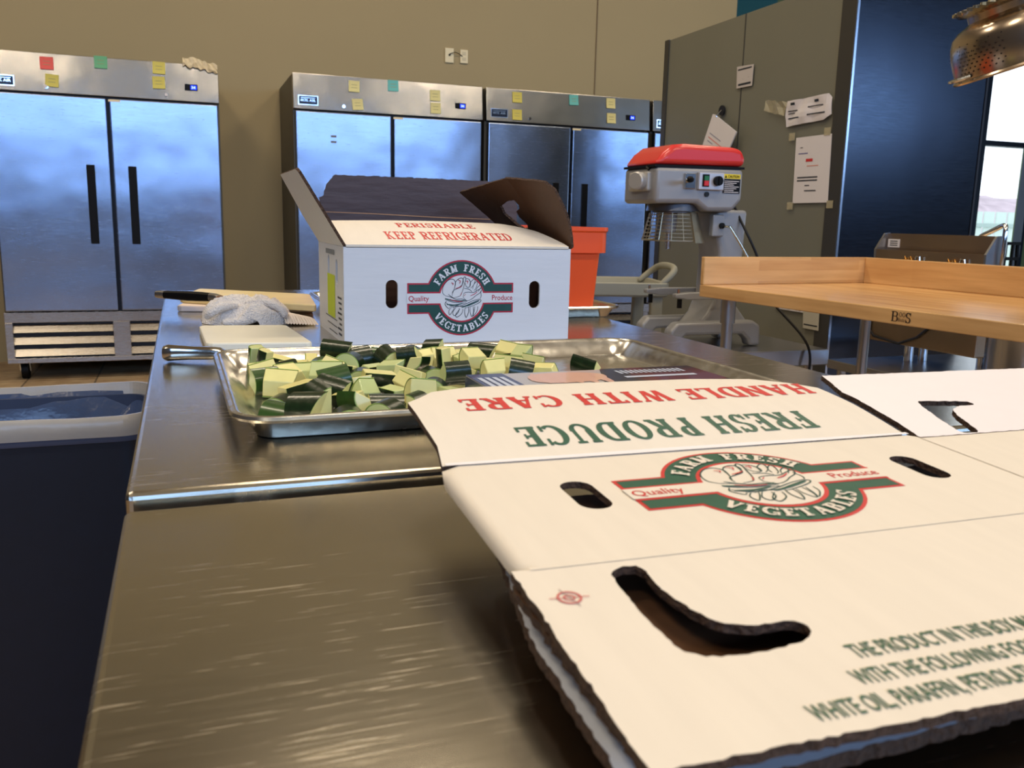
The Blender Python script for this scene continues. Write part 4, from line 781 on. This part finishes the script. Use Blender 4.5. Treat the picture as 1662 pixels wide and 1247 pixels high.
#@@CARTON
def rot3(rz, ry, rx): return Matrix.Rotation(rz, 3, 'Z') @ Matrix.Rotation(ry, 3, 'Y') @ Matrix.Rotation(rx, 3, 'X')
CO = Vector((.1482, .3954, .0427)); CM = rot3(-.0187, .0015, .0519); TH = .0048
PW = .404; PEND = .70
def flat_carton():
    r = ROOT('flattened_carton', 'flattened white produce carton printed FRESH PRODUCE lying in the foreground', 'carton', (.35, .40, 0))
    def pl(u, v, w):
        rad = .007
        if u < .012:
            s = (.012-u)/rad; s = min(s, 2.2); x = .012-math.sin(s)*(rad+w); z = -rad+math.cos(s)*(rad+w)
        else: x = u; z = w
        z += -.0022*max(0, (abs(v-.075)-.0)/.083)**4*0
        p = CO+CM @ Vector((x, v, z)); return (p.x, p.y, p.z)
    def flat(u, v, w): p = CO+CM @ Vector((u, v, w)); return (p.x, p.y, p.z)
    def rr(x0, y0, x1, y1, r0, n=6):
        out = []
        for q, (cx, cy) in enumerate(((x1-r0, y1-r0), (x0+r0, y1-r0), (x0+r0, y0+r0), (x1-r0, y0+r0))):
            for k in range(n+1): a = PI/2*(q+k/n); out.append((cx+r0*math.cos(a), cy+r0*math.sin(a)))
        return out
    K3 = [PAPER, KRAFT, FLUTE]; V0, V1 = -.007, .158; VS = .143
    # panels: the long side and the short side share one sheet
    m = MB(); out = [(-.006, V0), (PW, V0), (PEND, V0), (PEND, VS), (PW+.004, VS), (PW-.004, .152), (.02, V1), (.006, V1-.004), (-.006, V1-.02)]
    sheet(m, out, [rr(.0712, .0613, .0932, .1102, .0105), rr(.3358, .058, .3575, .1075, .0105)], pl, TH, [-.003, 0, .003, .006, .009, .012, .014, .03]+[.06+.04*k for k in range(16)], [V0+.0165*k for k in range(1, 10)], .012, rough=.0)
    sp = m.build('side_panels', K3, r, smooth=True)
    m = MB(); emblem(m, flat); m.build('printed_emblem', [INKR, INKG, PAPER, INKGD], sp)
    m = MB(); strip(m, [(PW+.001, VS), (PW+.0015, .07), (PW+.001, V0)], .0016, flat, 0, .0003); m.build('fold_line', mat('fold_crease', (196, 186, 170), .6), sp); m = MB(); strip(m, [(.010, V0), (.2, V0), (PW-.002, V0)], .0050, flat, 0, .0004); m.build('fold_line', PAPER, sp)
    # near bottom flap with the bent hand hole and the three lines of text
    def nf(u, v, w): p = CO+CM @ Vector((u, V0-v*1.0, w-v*.012)); return (p.x, p.y, p.z)
    L = [(.0472,-.0243),(.0515,-.0178),(.0605,-.0143),(.0678,-.0172),(.0677,-.0245),(.0659,-.0413),(.0692,-.0627),(.0762,-.0793),(.0851,-.0833),(.0952,-.0854),(.1105,-.0854),(.1148,-.0907),(.1126,-.0981),(.1038,-.1035),(.0754,-.1059),(.0558,-.1032),(.0491,-.0987),(.0459,-.0915),(.0453,-.0628)]
    L = [(a, -b+V0) for a, b in L]
    m = MB(); sheet(m, [(.0005, .0002), (PW-.003, .0002), (PW-.003, .158), (.40, .1585), (-.003, .155)], [smoothpoly(L, 1)], nf, TH, d=.01, rough=.0007, seed=4); b = m.build('near_flap', K3, r)
    m = MB()
    for txt, u0, v0, v1, sc in (('THE PRODUCT IN THIS BOX MAY HAVE BEEN TREATED', .1185, -.1215, -.1105, .00212), ('WITH THE FOLLOWING FOOD GRADE WAXES', .1060, -.1385, -.1280, .00212), ('WHITE OIL, PARAFFIN, PETROLATUM, POLYETHYLENE', .0722, -.1545, -.1440, .00212)):
        V_, F_2 = font_polys(txt, .012); bx = max(v[0] for v in V_); k = .0098*.60
        m.add([nf(u0+x*k*1.25, -(v0+(y/.72)*(v1-v0))+V0, .0005) for x, y in V_], F_2)
    m.build('printed_notice', INKT, b)
    m = MB(); cx, cy = .0180, -.0400
    def seal(u, v, w): return nf(u, -v+V0, w)
    for rr0, rr1 in ((.0062, .0050), (.0030, .0022)):
        vs = [seal(cx+R*math.cos(t*PI/16), cy+R*math.sin(t*PI/16)*1.0, .0005) for R in (rr0, rr1) for t in range(32)]; m.add(vs, [(k, (k+1) % 32, 32+(k+1) % 32, 32+k) for k in range(32)])
    strip(m, [(cx-.010, cy+.001), (cx+.010, cy-.001)], .0010, seal, 0, .0006); strip(m, [(cx-.002, cy+.009), (cx+.002, cy-.009)], .0008, seal, 1, .0006); m.build('printed_seal', [mat('faded_red_ink', (196, 100, 96), .5), mat('faded_ink', (150, 120, 120), .5)], b)
    # far flap with the two lines of writing turned away
    ra = .10; ca, sa = math.cos(ra), math.sin(ra)
    def uf(u, v, w):
        bow = .0035*math.sin(max(0, min(1, v/.155))*PI); p = CO+CM @ Vector((u, V1+v*ca-sa*(w), v*sa+ca*(w+bow))); return (p.x, p.y, p.z)
    out = [(.0078,.0),(.012,.03),(.0108,.065),(.0106,.095),(.0100,.118),(.0218,.1286),(.0361,.1447),(.0701,.1545),(.158,.1536),(.2868,.1505),(.3461,.1419),(.3765,.1239),(.396,.105),(.400,.06),(.401,.0)]
    m = MB(); sheet(m, out, [], uf, TH, [k*.02 for k in range(1, 21)], [k*.012 for k in range(1, 13)], .012, rough=.0); tf = m.build('far_flap', K3, r, smooth=True)
    m = MB(); put_text(m, 'HANDLE WITH CARE', uf, .052, .384, .090, .119, 0, True, T=.23, t=.105, s=.05, gap=.13, space=.5)
    m.build('printed_handling_text', INKR, tf); m = MB(); put_text(m, 'FRESH PRODUCE', uf, .0775, .334, .019, .052, 0, True, T=.23, t=.10, s=.05, gap=.14, space=.5); m.build('printed_produce_text', INKG, tf)
    m = MB(); strip(m, [(.010, .0), (.2, -.0016), (.402, -.004)], .0075, lambda u, v, w: (lambda p: (p.x, p.y, p.z))(CO+CM @ Vector((u, V1+v, w))), 0, .0012); m.build('crease_line', mat('bright_crease', (238, 234, 236), .5), tf)
    # short far flap with its own hand hole
    rb = .09; cb, sb = math.cos(rb), math.sin(rb)
    def sf(u, v, w): p = CO+CM @ Vector((u, VS+v*cb-sb*w, v*sb+cb*w+.0006)); return (p.x, p.y, p.z)
    H2 = [(.4717,.0756),(.478,.0781),(.5266,.0709),(.5270,.0660),(.5264,.0613),(.5184,.0608),(.5055,.061),(.4905,.0525),(.4815,.0343),(.4749,.0122),(.4700,.0018),(.4569,.0018),(.4515,.003),(.4586,.0346)]
    m = MB(); sheet(m, [(.4050,.0),(.4128,.0399),(.4178,.0963),(.4166,.1103),(.4310,.1583),(.5513,.1560),(.700,.154),(.700,.0)], [smoothpoly(H2, 1)], sf, TH, d=.01, rough=.0006, seed=2); b2 = m.build('short_far_flap', [mat('white_carton_paper_windowlit', (238, 230, 230), .45, noise_amt=.02, scale=40), KRAFT, FLUTE], r)  # lighter lilac copy of the carton paper paints the right window's light
    # under layers
    z1 = -.0115
    lo = lambda u, v, w: flat(u, v, w+z1-.007)
    m = MB(); sheet(m, [(.012, -.145), (.70, -.12), (.70, .12), (.40, .13), (.02, .13)], [], lo, TH, d=.02, rough=.0008, seed=5); m.build('under_layer', [KRAFT, KRAFT, FLUTE], r)
    l2 = lambda u, v, w: flat(u, v, w+z1+.0045)
    m = MB(); sheet(m, [(.0, -.009), (.0, -.150), (.022, -.150), (.022, -.009)], [], l2, TH, d=.02, rough=.0011, seed=6); m.build('doubled_edge', [KRAFT, KRAFT, FLUTE], r)
    def l3(u, v, w): p = Vector((CO.x+u, CO.y+v, .0125+w)); return tuple(p)
    m = MB(); sheet(m, [(.006, -.02), (-.004, -.149), (.02, -.151), (.40, -.14), (.40, .10), (.03, .10)], [], l3, .007, d=.02, rough=.0009, seed=7); m.build('lower_flap', [PAPERB, KRAFT, FLUTE], r)
flat_carton()
#@@BIN
def trash():
    r = ROOT('trash_bin', 'large navy plastic trash bin with folded liner beside the worktables', 'trash bin', (-.42, 1.70, -ZT)); x0, x1, y0, y1, zr = -.70, -.060, 1.50, 1.80, -.120; w, h = x1-x0, y1-y0; cx, cy = (x0+x1)/2, (y0+y1)/2
    mb = MB(); mb.rloft([(.045, -.9), (.012, zr-.03), (.012, zr-.02), (.016, zr-.02), (.049, -.88)], w, h, .05, cx, cy, 6); mb.build('bin_body', NAVY, r, smooth=True)
    mb = MB(); mb.rloft([(.012, zr-.030), (.002, zr-.030), (0, zr-.025), (0, zr-.012), (.004, zr-.006), (.02, zr-.006), (.02, zr-.03)], w, h, .05, cx, cy, 6, cap=False); mb.build('rim', mat('bin_rim', (62, 70, 92), .4), r, smooth=True)
    def liner(prof, amp, f0, seed, name, m):
        mb = MB(); mb.rloft(prof, w, h, .05, cx, cy, 10, cap=False); 
        # subdivide round the loop by interpolating and pushing into folds
        M = 44; L = len(prof); V = mb.v; nv = []; S = 9
        for i in range(L):
            for k in range(M):
                a = Vector(V[i*M+k]); b = Vector(V[i*M+(k+1) % M])
                for q in range(S):
                    p = a.lerp(b, q/S); n = noise.noise(Vector((p.x*f0+p.z*6, p.y*f0, seed)))+.5*noise.noise(Vector((p.x*f0*2.3, p.y*f0*2.3+p.z*9, seed+4))); d = Vector((p.x-cx, p.y-cy, 0)).normalized(); s = amp[i]
                    nv.append((p.x-d.x*s*abs(n), p.y-d.y*s*abs(n), p.z+s*.7*n))
        MM = M*S; mb2 = MB(); mb2.add(nv, [(i*MM+k, i*MM+(k+1) % MM, (i+1)*MM+(k+1) % MM, (i+1)*MM+k) for i in range(L-1) for k in range(MM)]); return mb2.build(name, m, r, smooth=True)
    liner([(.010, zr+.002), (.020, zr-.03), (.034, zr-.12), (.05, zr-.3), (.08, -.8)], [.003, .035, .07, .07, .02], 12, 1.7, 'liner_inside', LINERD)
    liner([(-.003, zr-.020), (-.005, zr-.012), (-.006, zr+.004), (.000, zr+.013), (.006, zr+.013), (.013, zr-.008)], [.001, .003, .006, .006, .006, .004], 7, 5.2, 'liner_fold', LINERW)
trash()
#@@MIXER
def mixer():
    r = ROOT('bench_mixer', 'grey planetary mixer with red lid standing on the low steel stand', 'mixer', (2.05, 3.22, -.288)); Y0, Y1 = 3.10, 3.37
    mb = MB(); mb.prism([(1.745, .441), (2.160, .447), (2.162, .48), (2.145, .515), (2.10, .5225), (1.88, .5265), (1.825, .520), (1.785, .49)], Y0-.002, Y1+.002, 'y'); mb.build('lid', REDC, r, bevel=.022, seg=4, smooth=True)
    mb = MB(); mb.prism([(1.747, .432), (2.160, .437), (2.160, .446), (1.747, .441)], Y0+.003, Y1-.003, 'y'); mb.build('seal_strip', BLACK, r)
    mb = MB(); mb.prism([(1.752, .434), (2.157, .438), (2.157, .312), (2.115, .268), (1.99, .265), (1.945, .296), (1.752, .292)], Y0, Y1, 'y'); body = mb.build('gear_housing', GREYP, r, bevel=.018, seg=4, smooth=True)
    mb = MB(); mb.box((1.735, 3.14, .340), (1.78, 3.30, .416)); mb.build('hub_block', mat('light_grey_metal', (182, 180, 176), .4, .4), r, bevel=.008, seg=3)
    mb = MB(); mb.cyl((1.700, 3.168, .378), (1.79, 3.21, .378), .036, n=32); mb.cyl((1.694, 3.165, .378), (1.700, 3.168, .378), .031, .036, n=32); mb.build('attachment_hub', MATS['light_grey_metal'], r, smooth=True)
    mb = MB(); mb.tube([(1.765, 3.17, .42), (1.75, 3.16, .435)], [.008, .012], 12); mb.build('hub_screw', BLACK, r, smooth=True)
    mb = MB(); mb.box((1.878, 3.088, .352), (1.925, 3.10, .412)); s = mb.build('shift_plate', CHROME, r, bevel=.002); mb = MB(); mb.tube([(1.905, 3.09, .385), (1.885, 3.05, .384), (1.868, 3.03, .384)], [.008, .007, .011], 14); mb.build('shift_lever', CHROME, s, smooth=True); mb = MB(); mb.lathe([(0, -.012), (.012, -.008), (.014, .004), (.008, .012), (0, .013)], (1.862, 3.028, .384), 16); mb.build('lever_knob', BLACK, s, smooth=True)
    mb = MB(); mb.box((1.937, 3.082, .350), (2.053, 3.10, .418)); c = mb.build('control_box', mat('control_plate', (190, 190, 194), .35, .3), r, bevel=.003)
    MB().box((1.952, 3.079, .362), (1.982, 3.083, .410)).build('switch_frame', BLACK, c); MB().box((1.957, 3.074, .386), (1.977, 3.080, .404)).build('start_button', mat('green_button', (30, 110, 60), .4), c); MB().box((1.957, 3.074, .366), (1.977, 3.080, .385)).build('stop_button', mat('red_button', (210, 40, 40), .4), c)
    mb = MB(); mb.cyl((2.020, 3.066, .386), (2.020, 3.083, .386), .019, n=28); mb.box((2.017, 3.062, .368), (2.023, 3.068, .404)); mb.build('timer_dial', BLACK, c)
    mb = MB(); mb.box((2.060, 3.0975, .340), (2.140, 3.0995, .396), 0); mb.box((2.060, 3.0975, .398), (2.140, 3.0995, .416), 1); f = lambda u, v, w: (u, 3.0970-w, v); put_font(mb, 'CAUTION', f, 2.080, 2.134, .402, .412, 0, .02); mb.add([f(2.064, .401, .0003), f(2.076, .401, .0003), f(2.070, .412, .0003)], [(0,1,2)], 0)
    for k in range(7): q4(mb, lambda u, v, w: (u, 3.0970-w, v), 2.065, .389-k*.0072, 2.134-(k % 3)*.012, .3865-k*.0072, 2, .0003)
    mb.build('caution_label', [BLACK, mat('caution_yellow', (232, 208, 40), .5), WHITE], r)
    mb = MB(); mb.cyl((1.985, 3.094, .333), (1.985, 3.10, .333), .010, n=16); mb.build('lock_knob', CABLE, r); mb = MB(); mb.lathe([(0, 0), (.006, .002), (.006, .006), (0, .009)], (1.956, 3.15, .518), 12); mb.build('lid_screw', CHROME, r)
    ax, ay = 1.915, 3.235
    mb = MB(); mb.cyl((ax, ay, .265), (ax, ay, .292), .112, .106, n=48); mb.cyl((ax, ay, .258), (ax, ay, .270), .090, .090, n=48); mb.build('planetary_ring', mat('ring_steel', (110, 112, 118), .3, .8), r, smooth=True)
    mb = MB(); mb.cyl((ax-.015, ay, .18), (ax-.015, ay, .262), .030, .034, n=28); p = mb.build('planetary_head', GREYP, r, smooth=True); mb = MB(); mb.cyl((ax-.015, ay, .110), (ax-.015, ay, .182), .0105, n=16); mb.tube([(ax-.027, ay, .13), (ax-.003, ay, .13)], .003, 8); mb.build('beater_shaft', SATIN, p, smooth=True)
    # wire guard
    mb = MB(); zz = [.25, .235, .22, .205, .19, .175, .160, .146]
    for k, z in enumerate(zz):
        R0 = .098+.0035*k; mb.tube([(ax+R0*math.cos(a), ay+R0*math.sin(a), z) for a in [math.radians(95+q*10) for q in range(20)]], .0016 if k < 7 else .003, 6)
    for a in range(95, 290, 24): mb.tube([(ax+.096*math.cos(math.radians(a)), ay+.096*math.sin(math.radians(a)), .258), (ax+.124*math.cos(math.radians(a)), ay+.124*math.sin(math.radians(a)), .144)], .002, 6)
    mb.build('wire_guard', mat('guard_wire', (196, 186, 160), .3, .9), r, smooth=True)
    mb = MB(); A = [math.radians(-75+q*8) for q in range(12)]; vs = []
    for z, R0 in ((.262, .100), (.138, .134)):
        for t in (0, .002): vs += [(ax+(R0+t)*math.cos(a), ay+(R0+t)*math.sin(a), z) for a in A]
    n = 12; mb.add(vs, [(k, k+1, 2*n+k+1, 2*n+k) for k in range(n-1)]+[(n+k+1, n+k, 3*n+k, 3*n+k+1) for k in range(n-1)]+[(0, n, 3*n, 2*n), (n-1, 3*n-1, 4*n-1, 2*n-1)]); mb.build('splash_shield', mat('shield_steel', (190, 180, 156), .35, .9), r, smooth=True)
    mb = MB(); mb.prism([(2.075, .275), (2.225, .275), (2.215, .05), (2.20, -.12), (2.27, -.20), (2.27, -.24), (1.98, -.24), (2.06, -.16), (2.095, -.08), (2.10, .10), (2.085, .16)], 3.15, 3.32, 'y'); mb.build('column', GREYP, r, bevel=.015, seg=3, smooth=True)
    MB().box((2.045, 3.13, .165), (2.10, 3.16, .255)).build('bowl_lift_bracket', GREYP, r, bevel=.006)
    for y in (3.105, 3.345):
        mb = MB(); mb.prism([(2.12, -.06), (2.12, -.09), (1.93, -.092), (1.865, -.082), (1.865, -.066), (1.93, -.060)], y-.016, y+.016, 'y'); b = mb.build('bowl_arm', GREYP, r, bevel=.005, seg=3, smooth=True); mb = MB(); mb.cyl((1.885, y, -.068), (1.885, y, -.048), .007, .005, n=12); mb.build('bowl_pin', CHROME, b)
        MB().box((1.885, y-.007, -.125), (1.90, y+.007, -.088)).build('clamp', BLACK, b)
        mb = MB(); mb.prism([(1.842, -.286), (1.842, -.215), (1.875, -.182), (2.24, -.180), (2.275, -.200), (2.28, -.286), (2.225, -.286), (2.22, -.262), (2.19, -.235), (1.915, -.235), (1.888, -.262), (1.885, -.286)], y-.03, y+.03, 'y'); mb.build('leg', GREYP, r, bevel=.012, seg=3, smooth=True)
    mb = MB(); mb.box((2.04, 3.11, -.235), (2.25, 3.34, -.185)); mb.build('base_bridge', GREYP, r, bevel=.01)
    mb = MB(); mb.tube([(2.092, 3.14, .208), (2.095, 3.08, .206), (2.13, 3.06, .145), (2.19, 3.045, .05)], .0055, 12); mb.build('lift_lever', mat('lever_chrome', (226, 216, 190), .15, 1), r, smooth=True); mb = MB(); mb.cyl((2.085, 3.12, .21), (2.085, 3.155, .21), .012, n=16); mb.build('lever_boss', BLACK, r)
    P = [(2.155, 3.20, .315), (2.175, 3.18, .300), (2.185, 3.15, .24), (2.20, 3.10, .17), (2.27, 3.10, .06), (2.30, 3.08, -.08), (2.33, 3.02, -.14), (2.385, 2.95, -.22), (2.41, 2.91, -.285), (2.40, 2.895, -.36), (2.39, 2.90, -.50), (2.42, 2.88, -.88), (2.6, 2.84, -.89)]
    mb = MB(); mb.tube(P, .0058, 10); o = mb.build('power_cord', CABLE, smooth=True, org=(2.3, 3.05, 0)); TAG(o, 'black power cord hanging from the mixer down past the low stand', 'cord'); md = o.modifiers.new('s', 'SUBSURF'); md.levels = md.render_levels = 2
mixer()
r = ROOT('equipment_stand', 'low stainless steel stand under the grey and red mixer', 'stand', (2.1, 3.17, -ZT))
mb = MB(); mb.box((1.72, 2.93, -.355), (2.52, 3.44, -.2885)); mb.build('stand_top', SATIN, r, bevel=.004)
for x in (1.78, 2.46):
    for y in (2.98, 3.39): MB().cyl((x, y, -.9), (x, y, -.355), .019, n=16).build('leg', SATIN, r, smooth=True)
MB().box((1.76, 2.96, -.72), (2.48, 3.41, -.70)).build('undershelf', SATIN, r)
#@@CART
r = ROOT('utility_cart', 'beige plastic utility cart with curved push handle behind the mixer stand', 'cart', (2.24, 3.76, -ZT), local=True, rz=math.radians(-15))
def cart():
    L, Wd = .95, .48
    for z, nm in ((.775, 'top_tray'), (.44, 'middle_tray'), (.14, 'bottom_tray')):
        mb = MB(); mb.rloft([(.01, z-.02), (0, z-.01), (0, z+.045), (.006, z+.05), (.02, z+.045), (.028, z+.02), (.04, z+.015)], L, Wd, .05, -L/2, Wd/2, 6, mi=0); t = mb.build(nm, CARTP, r, smooth=True)
        MB().box((-L+.05, .05, z+.012), (-.05, Wd-.05, z+.019)).build('tray_floor', CARTT, t)
    for x in (-.06, -L+.06):
        for y in (.05, Wd-.05):
            MB().box((x-.03, y-.025, .12), (x+.03, y+.025, .78)).build('post', CARTP, r, bevel=.01); c = MB(); c.cyl((x, y-.016, .058), (x, y+.016, .058), .058, n=24); c.build('caster', BLACK, r, smooth=True)
    mb = MB(); mb.tube([(-.06, .03, .80), (-.01, .03, .845), (.035, .06, .885), (.045, .14, .90), (.045, Wd-.14, .90), (.035, Wd-.06, .885), (-.01, Wd-.03, .845), (-.06, Wd-.03, .80)], [.016, .017, .018, .018, .018, .018, .017, .016], 12); o = mb.build('push_handle', CARTP, r, smooth=True); md = o.modifiers.new('s', 'SUBSURF'); md.levels = md.render_levels = 2
cart()
#@@APPLIANCE
def appliance():
    r = ROOT('countertop_fryer', 'stainless steel appliance with raised back guard behind the wooden table', 'appliance', (2.95, 2.86, -.30)); x0 = 2.92; xr = 2.985; ya, yb = 2.565, 3.16
    mb = MB(); mb.box((x0, ya, -.285), (3.12, yb, .05)); mb.build('housing', APPL, r, bevel=.006)
    mb = MB(); mb.prism([(x0, .05), (x0, .122), (x0+.010, .122), (x0+.016, .080), (xr-.006, .080), (xr-.006, .193), (xr+.008, .193), (xr+.008, .185), (xr, .185), (xr, .05)], ya+.010, yb-.010, 'y'); mb.build('trough', APPL, r)
    for y in (ya, yb-.010):
        mb = MB(); mb.prism([(x0, .05), (x0-.002, .122), (x0+.045, .193), (xr+.008, .195), (xr+.008, .05)], y, y+.010, 'y'); mb.build('side_plate', SATIN, r)
    m2 = MB(); m2.box((xr-.009, yb-.085, .132), (xr-.006, yb-.018, .168), 0); f = lambda u, v, w: (xr-.0095-w, u, v)
    for k in range(3): q4(m2, f, yb-.075, .139+.009*k, yb-.030, .143+.009*k, 1)
    m2.build('rating_label', [WHITE, INKD], r, label='white rating label')
    mb = MB(); mb.tube([(xr+.016, 2.69, .186), (xr+.016, 2.625, .212), (xr+.012, 2.575, .236), (xr+.005, 2.556, .238), (xr, 2.549, .225), (xr, 2.549, .12), (xr, 2.553, .06)], .010, 12); o = mb.build('tube_handle', CHROME, r, smooth=True); md = o.modifiers.new('s', 'SUBSURF'); md.levels = md.render_levels = 1
    for y in (2.92, 2.69):
        mb = MB(); pts = [(x0-.015, y+.045-.0045*k*.8, .085+.012*math.sin(k*1.4)) for k in range(14)]; mb.tube(pts, .003, 8); a = mb.build('brass_fitting', BRASS, r, smooth=True); mb = MB(); mb.tube([(x0-.012, y-.01, .07), (x0-.012, y-.02, .10), (x0-.012, y-.035, .098), (x0-.012, y-.04, .06)], .004, 8); mb.build('wire_loop', CHROME, a, smooth=True)
    for y in (2.96, 2.58): MB().cyl((x0+.06, y, -.36), (x0+.06, y, -.285), .02, n=16).build('leg', CHROME, r, smooth=True)
    for y in (2.96, 2.58): MB().cyl((3.06, y, -.36), (3.06, y, -.285), .02, n=16).build('leg', CHROME, r, smooth=True)
    mb = MB(); mb.tube([(x0-.004, yb-.02, .04), (x0-.004, yb-.02, -.24), (x0-.004, yb-.05, -.265), (x0-.004, yb-.20, -.280), (x0-.004, yb-.30, -.24), (x0-.004, yb-.42, -.14)], .006, 8); mb.build('drip_edge', GASK, r)
    s = ROOT('appliance_stand', 'low steel stand under the appliance behind the wooden table', 'stand', (3.13, 2.77, -ZT)); MB().box((2.66, 2.10, -.40), (3.40, 3.10, -.361)).build('stand_top', SATIN, s, bevel=.003)
    for x in (2.70, 3.36):
        for y in (2.14, 3.05): MB().cyl((x, y, -.9), (x, y, -.40), .019, n=14).build('leg', SATIN, s, smooth=True)
    k = ROOT('steam_kettle', 'round stainless steel kettle seen below the wooden table at the right edge', 'kettle', (2.95, 2.10, -.36)); mb = MB(); mb.lathe([(.0, -.358), (.09, -.358), (.118, -.33), (.12, -.09), (.124, -.08), (.118, -.075), (.112, -.09), (.108, -.32), (0, -.34)], (2.81, 2.27, 0), 56); mb.build('kettle_body', steel_sheet('kettle_steel', (176, 182, 192), .22, .1), k, smooth=True)
appliance()
#@@COLANDER
def colander():
    r = ROOT('hanging_colander', 'stainless steel colander hanging tilted at the upper right corner', 'colander', (0, 0, 0), local=True)
    c = Vector((0, 0, .2172)) + F_*1.97 + R_*((1677-831)/1418.6*1.97) - U_*((97-623.5)/1418.6*1.97)
    rh = Vector((R_.x, R_.y, 0)).normalized(); Z = Vector((0, 0, 1)); a = math.radians(20); X = rh*math.cos(a)+Z*math.sin(a); Zz = -rh*math.sin(a)+Z*math.cos(a); Y = Zz.cross(X)
    mw = Matrix((X, Y, Zz)).transposed().to_4x4(); mw.translation = (c.x, c.y, c.z+ZT); r.matrix_world = mw
    n = 96; prof = [(.160, 0), (.163, -.003), (.166, .001), (.163, .005), (.159, .004), (.160, .012), (.1605, .03), (.159, .055), (.155, .078), (.147, .096), (.132, .109), (.114, .116), (.108, .120), (.108, .136), (.112, .140), (.112, .142), (0, .142)]
    mb = MB(); mb.lathe(prof, (0, 0, 0), n); body = mb.build('bowl', COLD, r, smooth=True)
    mb = MB(); vs = []; N_ = 360
    for R0, z in ((.108, .134), (.126, .141), (.133, .146), (.131, .152), (.110, .150)):
        for k in range(N_): q = 2*PI*k/N_; w = .0028*math.cos(q*45)*(1 if R0 > .115 else 0); vs.append(((R0+w)*math.cos(q), (R0+w)*math.sin(q), z+w*.7))
    mb.add(vs, [(i*N_+k, i*N_+(k+1) % N_, (i+1)*N_+(k+1) % N_, (i+1)*N_+k) for i in range(4) for k in range(N_)]); mb.build('fluted_foot', mat('bright_rim', (236, 226, 200), .14, 1), r, smooth=True)
    mb = MB()
    for row in range(8):
        z = .020+row*.0085
        for q in range(72):
            if (q % 12) > 8 or (row > 5 and q % 2): continue
            b = math.radians(q*5+(2.5 if row % 2 else 0)); rr = .1612 if z < .05 else .1612-(z-.05)**2*7.5
            cc = Vector((rr*math.cos(b), rr*math.sin(b), z)); d = Vector((math.cos(b), math.sin(b), 0)); t = Vector((-d.y, d.x, 0)); u = Vector((0, 0, 1))
            mb.add([cc+(t*math.cos(w*PI/4)+u*math.sin(w*PI/4))*.0018 for w in range(8)], [tuple(range(8))])
    mb.build('drain_holes', mat('hole_dark', (50, 40, 34), .6), r)
    for sg in (-1, 1):
        mb = MB(); mb.tube([(sg*.158, -.03, .012), (sg*.18, -.02, .012), (sg*.186, 0, .012), (sg*.18, .02, .012), (sg*.158, .03, .012)], .004, 8); mb.build('handle', CHROME, r, smooth=True)
    T = mw @ Vector((.186, 0, .012)); T.z -= ZT
    k = ROOT('ceiling_hook', 'long steel hook carrying the colander from above the picture', 'hook', (T.x, T.y, T.z)); mb = MB(); mb.tube([(T.x, T.y, 4.4), (T.x, T.y, T.z+.03), (T.x+.004, T.y, T.z+.005), (T.x-.006, T.y, T.z-.008)], .004, 8); mb.build('rod', SATIN, k, smooth=True)
colander()
#@@CHAIR
r = ROOT('lattice_chair', 'black metal chair with lattice back in front of the window', 'chair', (7.55, 6.5, -ZT))
x0, x1 = 7.30, 7.84
for x in (x0, x1): MB().tube([(x, 6.50, -.9), (x, 6.50, -.45), (x, 6.54, .09)], .018, 8).build('leg', BLACK, r)
mb = MB()
for z in (.09, -.06, -.20): mb.box((x0, 6.50, z-.016), (x1, 6.53, z+.016))
for k in range(1, 6): mb.box((x0+k*.09-.010, 6.505, -.22), (x0+k*.09+.010, 6.525, .09))
mb.build('lattice_back', BLACK, r); MB().box((x0, 6.10, -.47), (x1, 6.52, -.43)).build('seat', BLACK, r, bevel=.01)
for x in (x0+.02, x1-.02): MB().cyl((x, 6.12, -.9), (x, 6.12, -.46), .016, n=10).build('leg', BLACK, r)
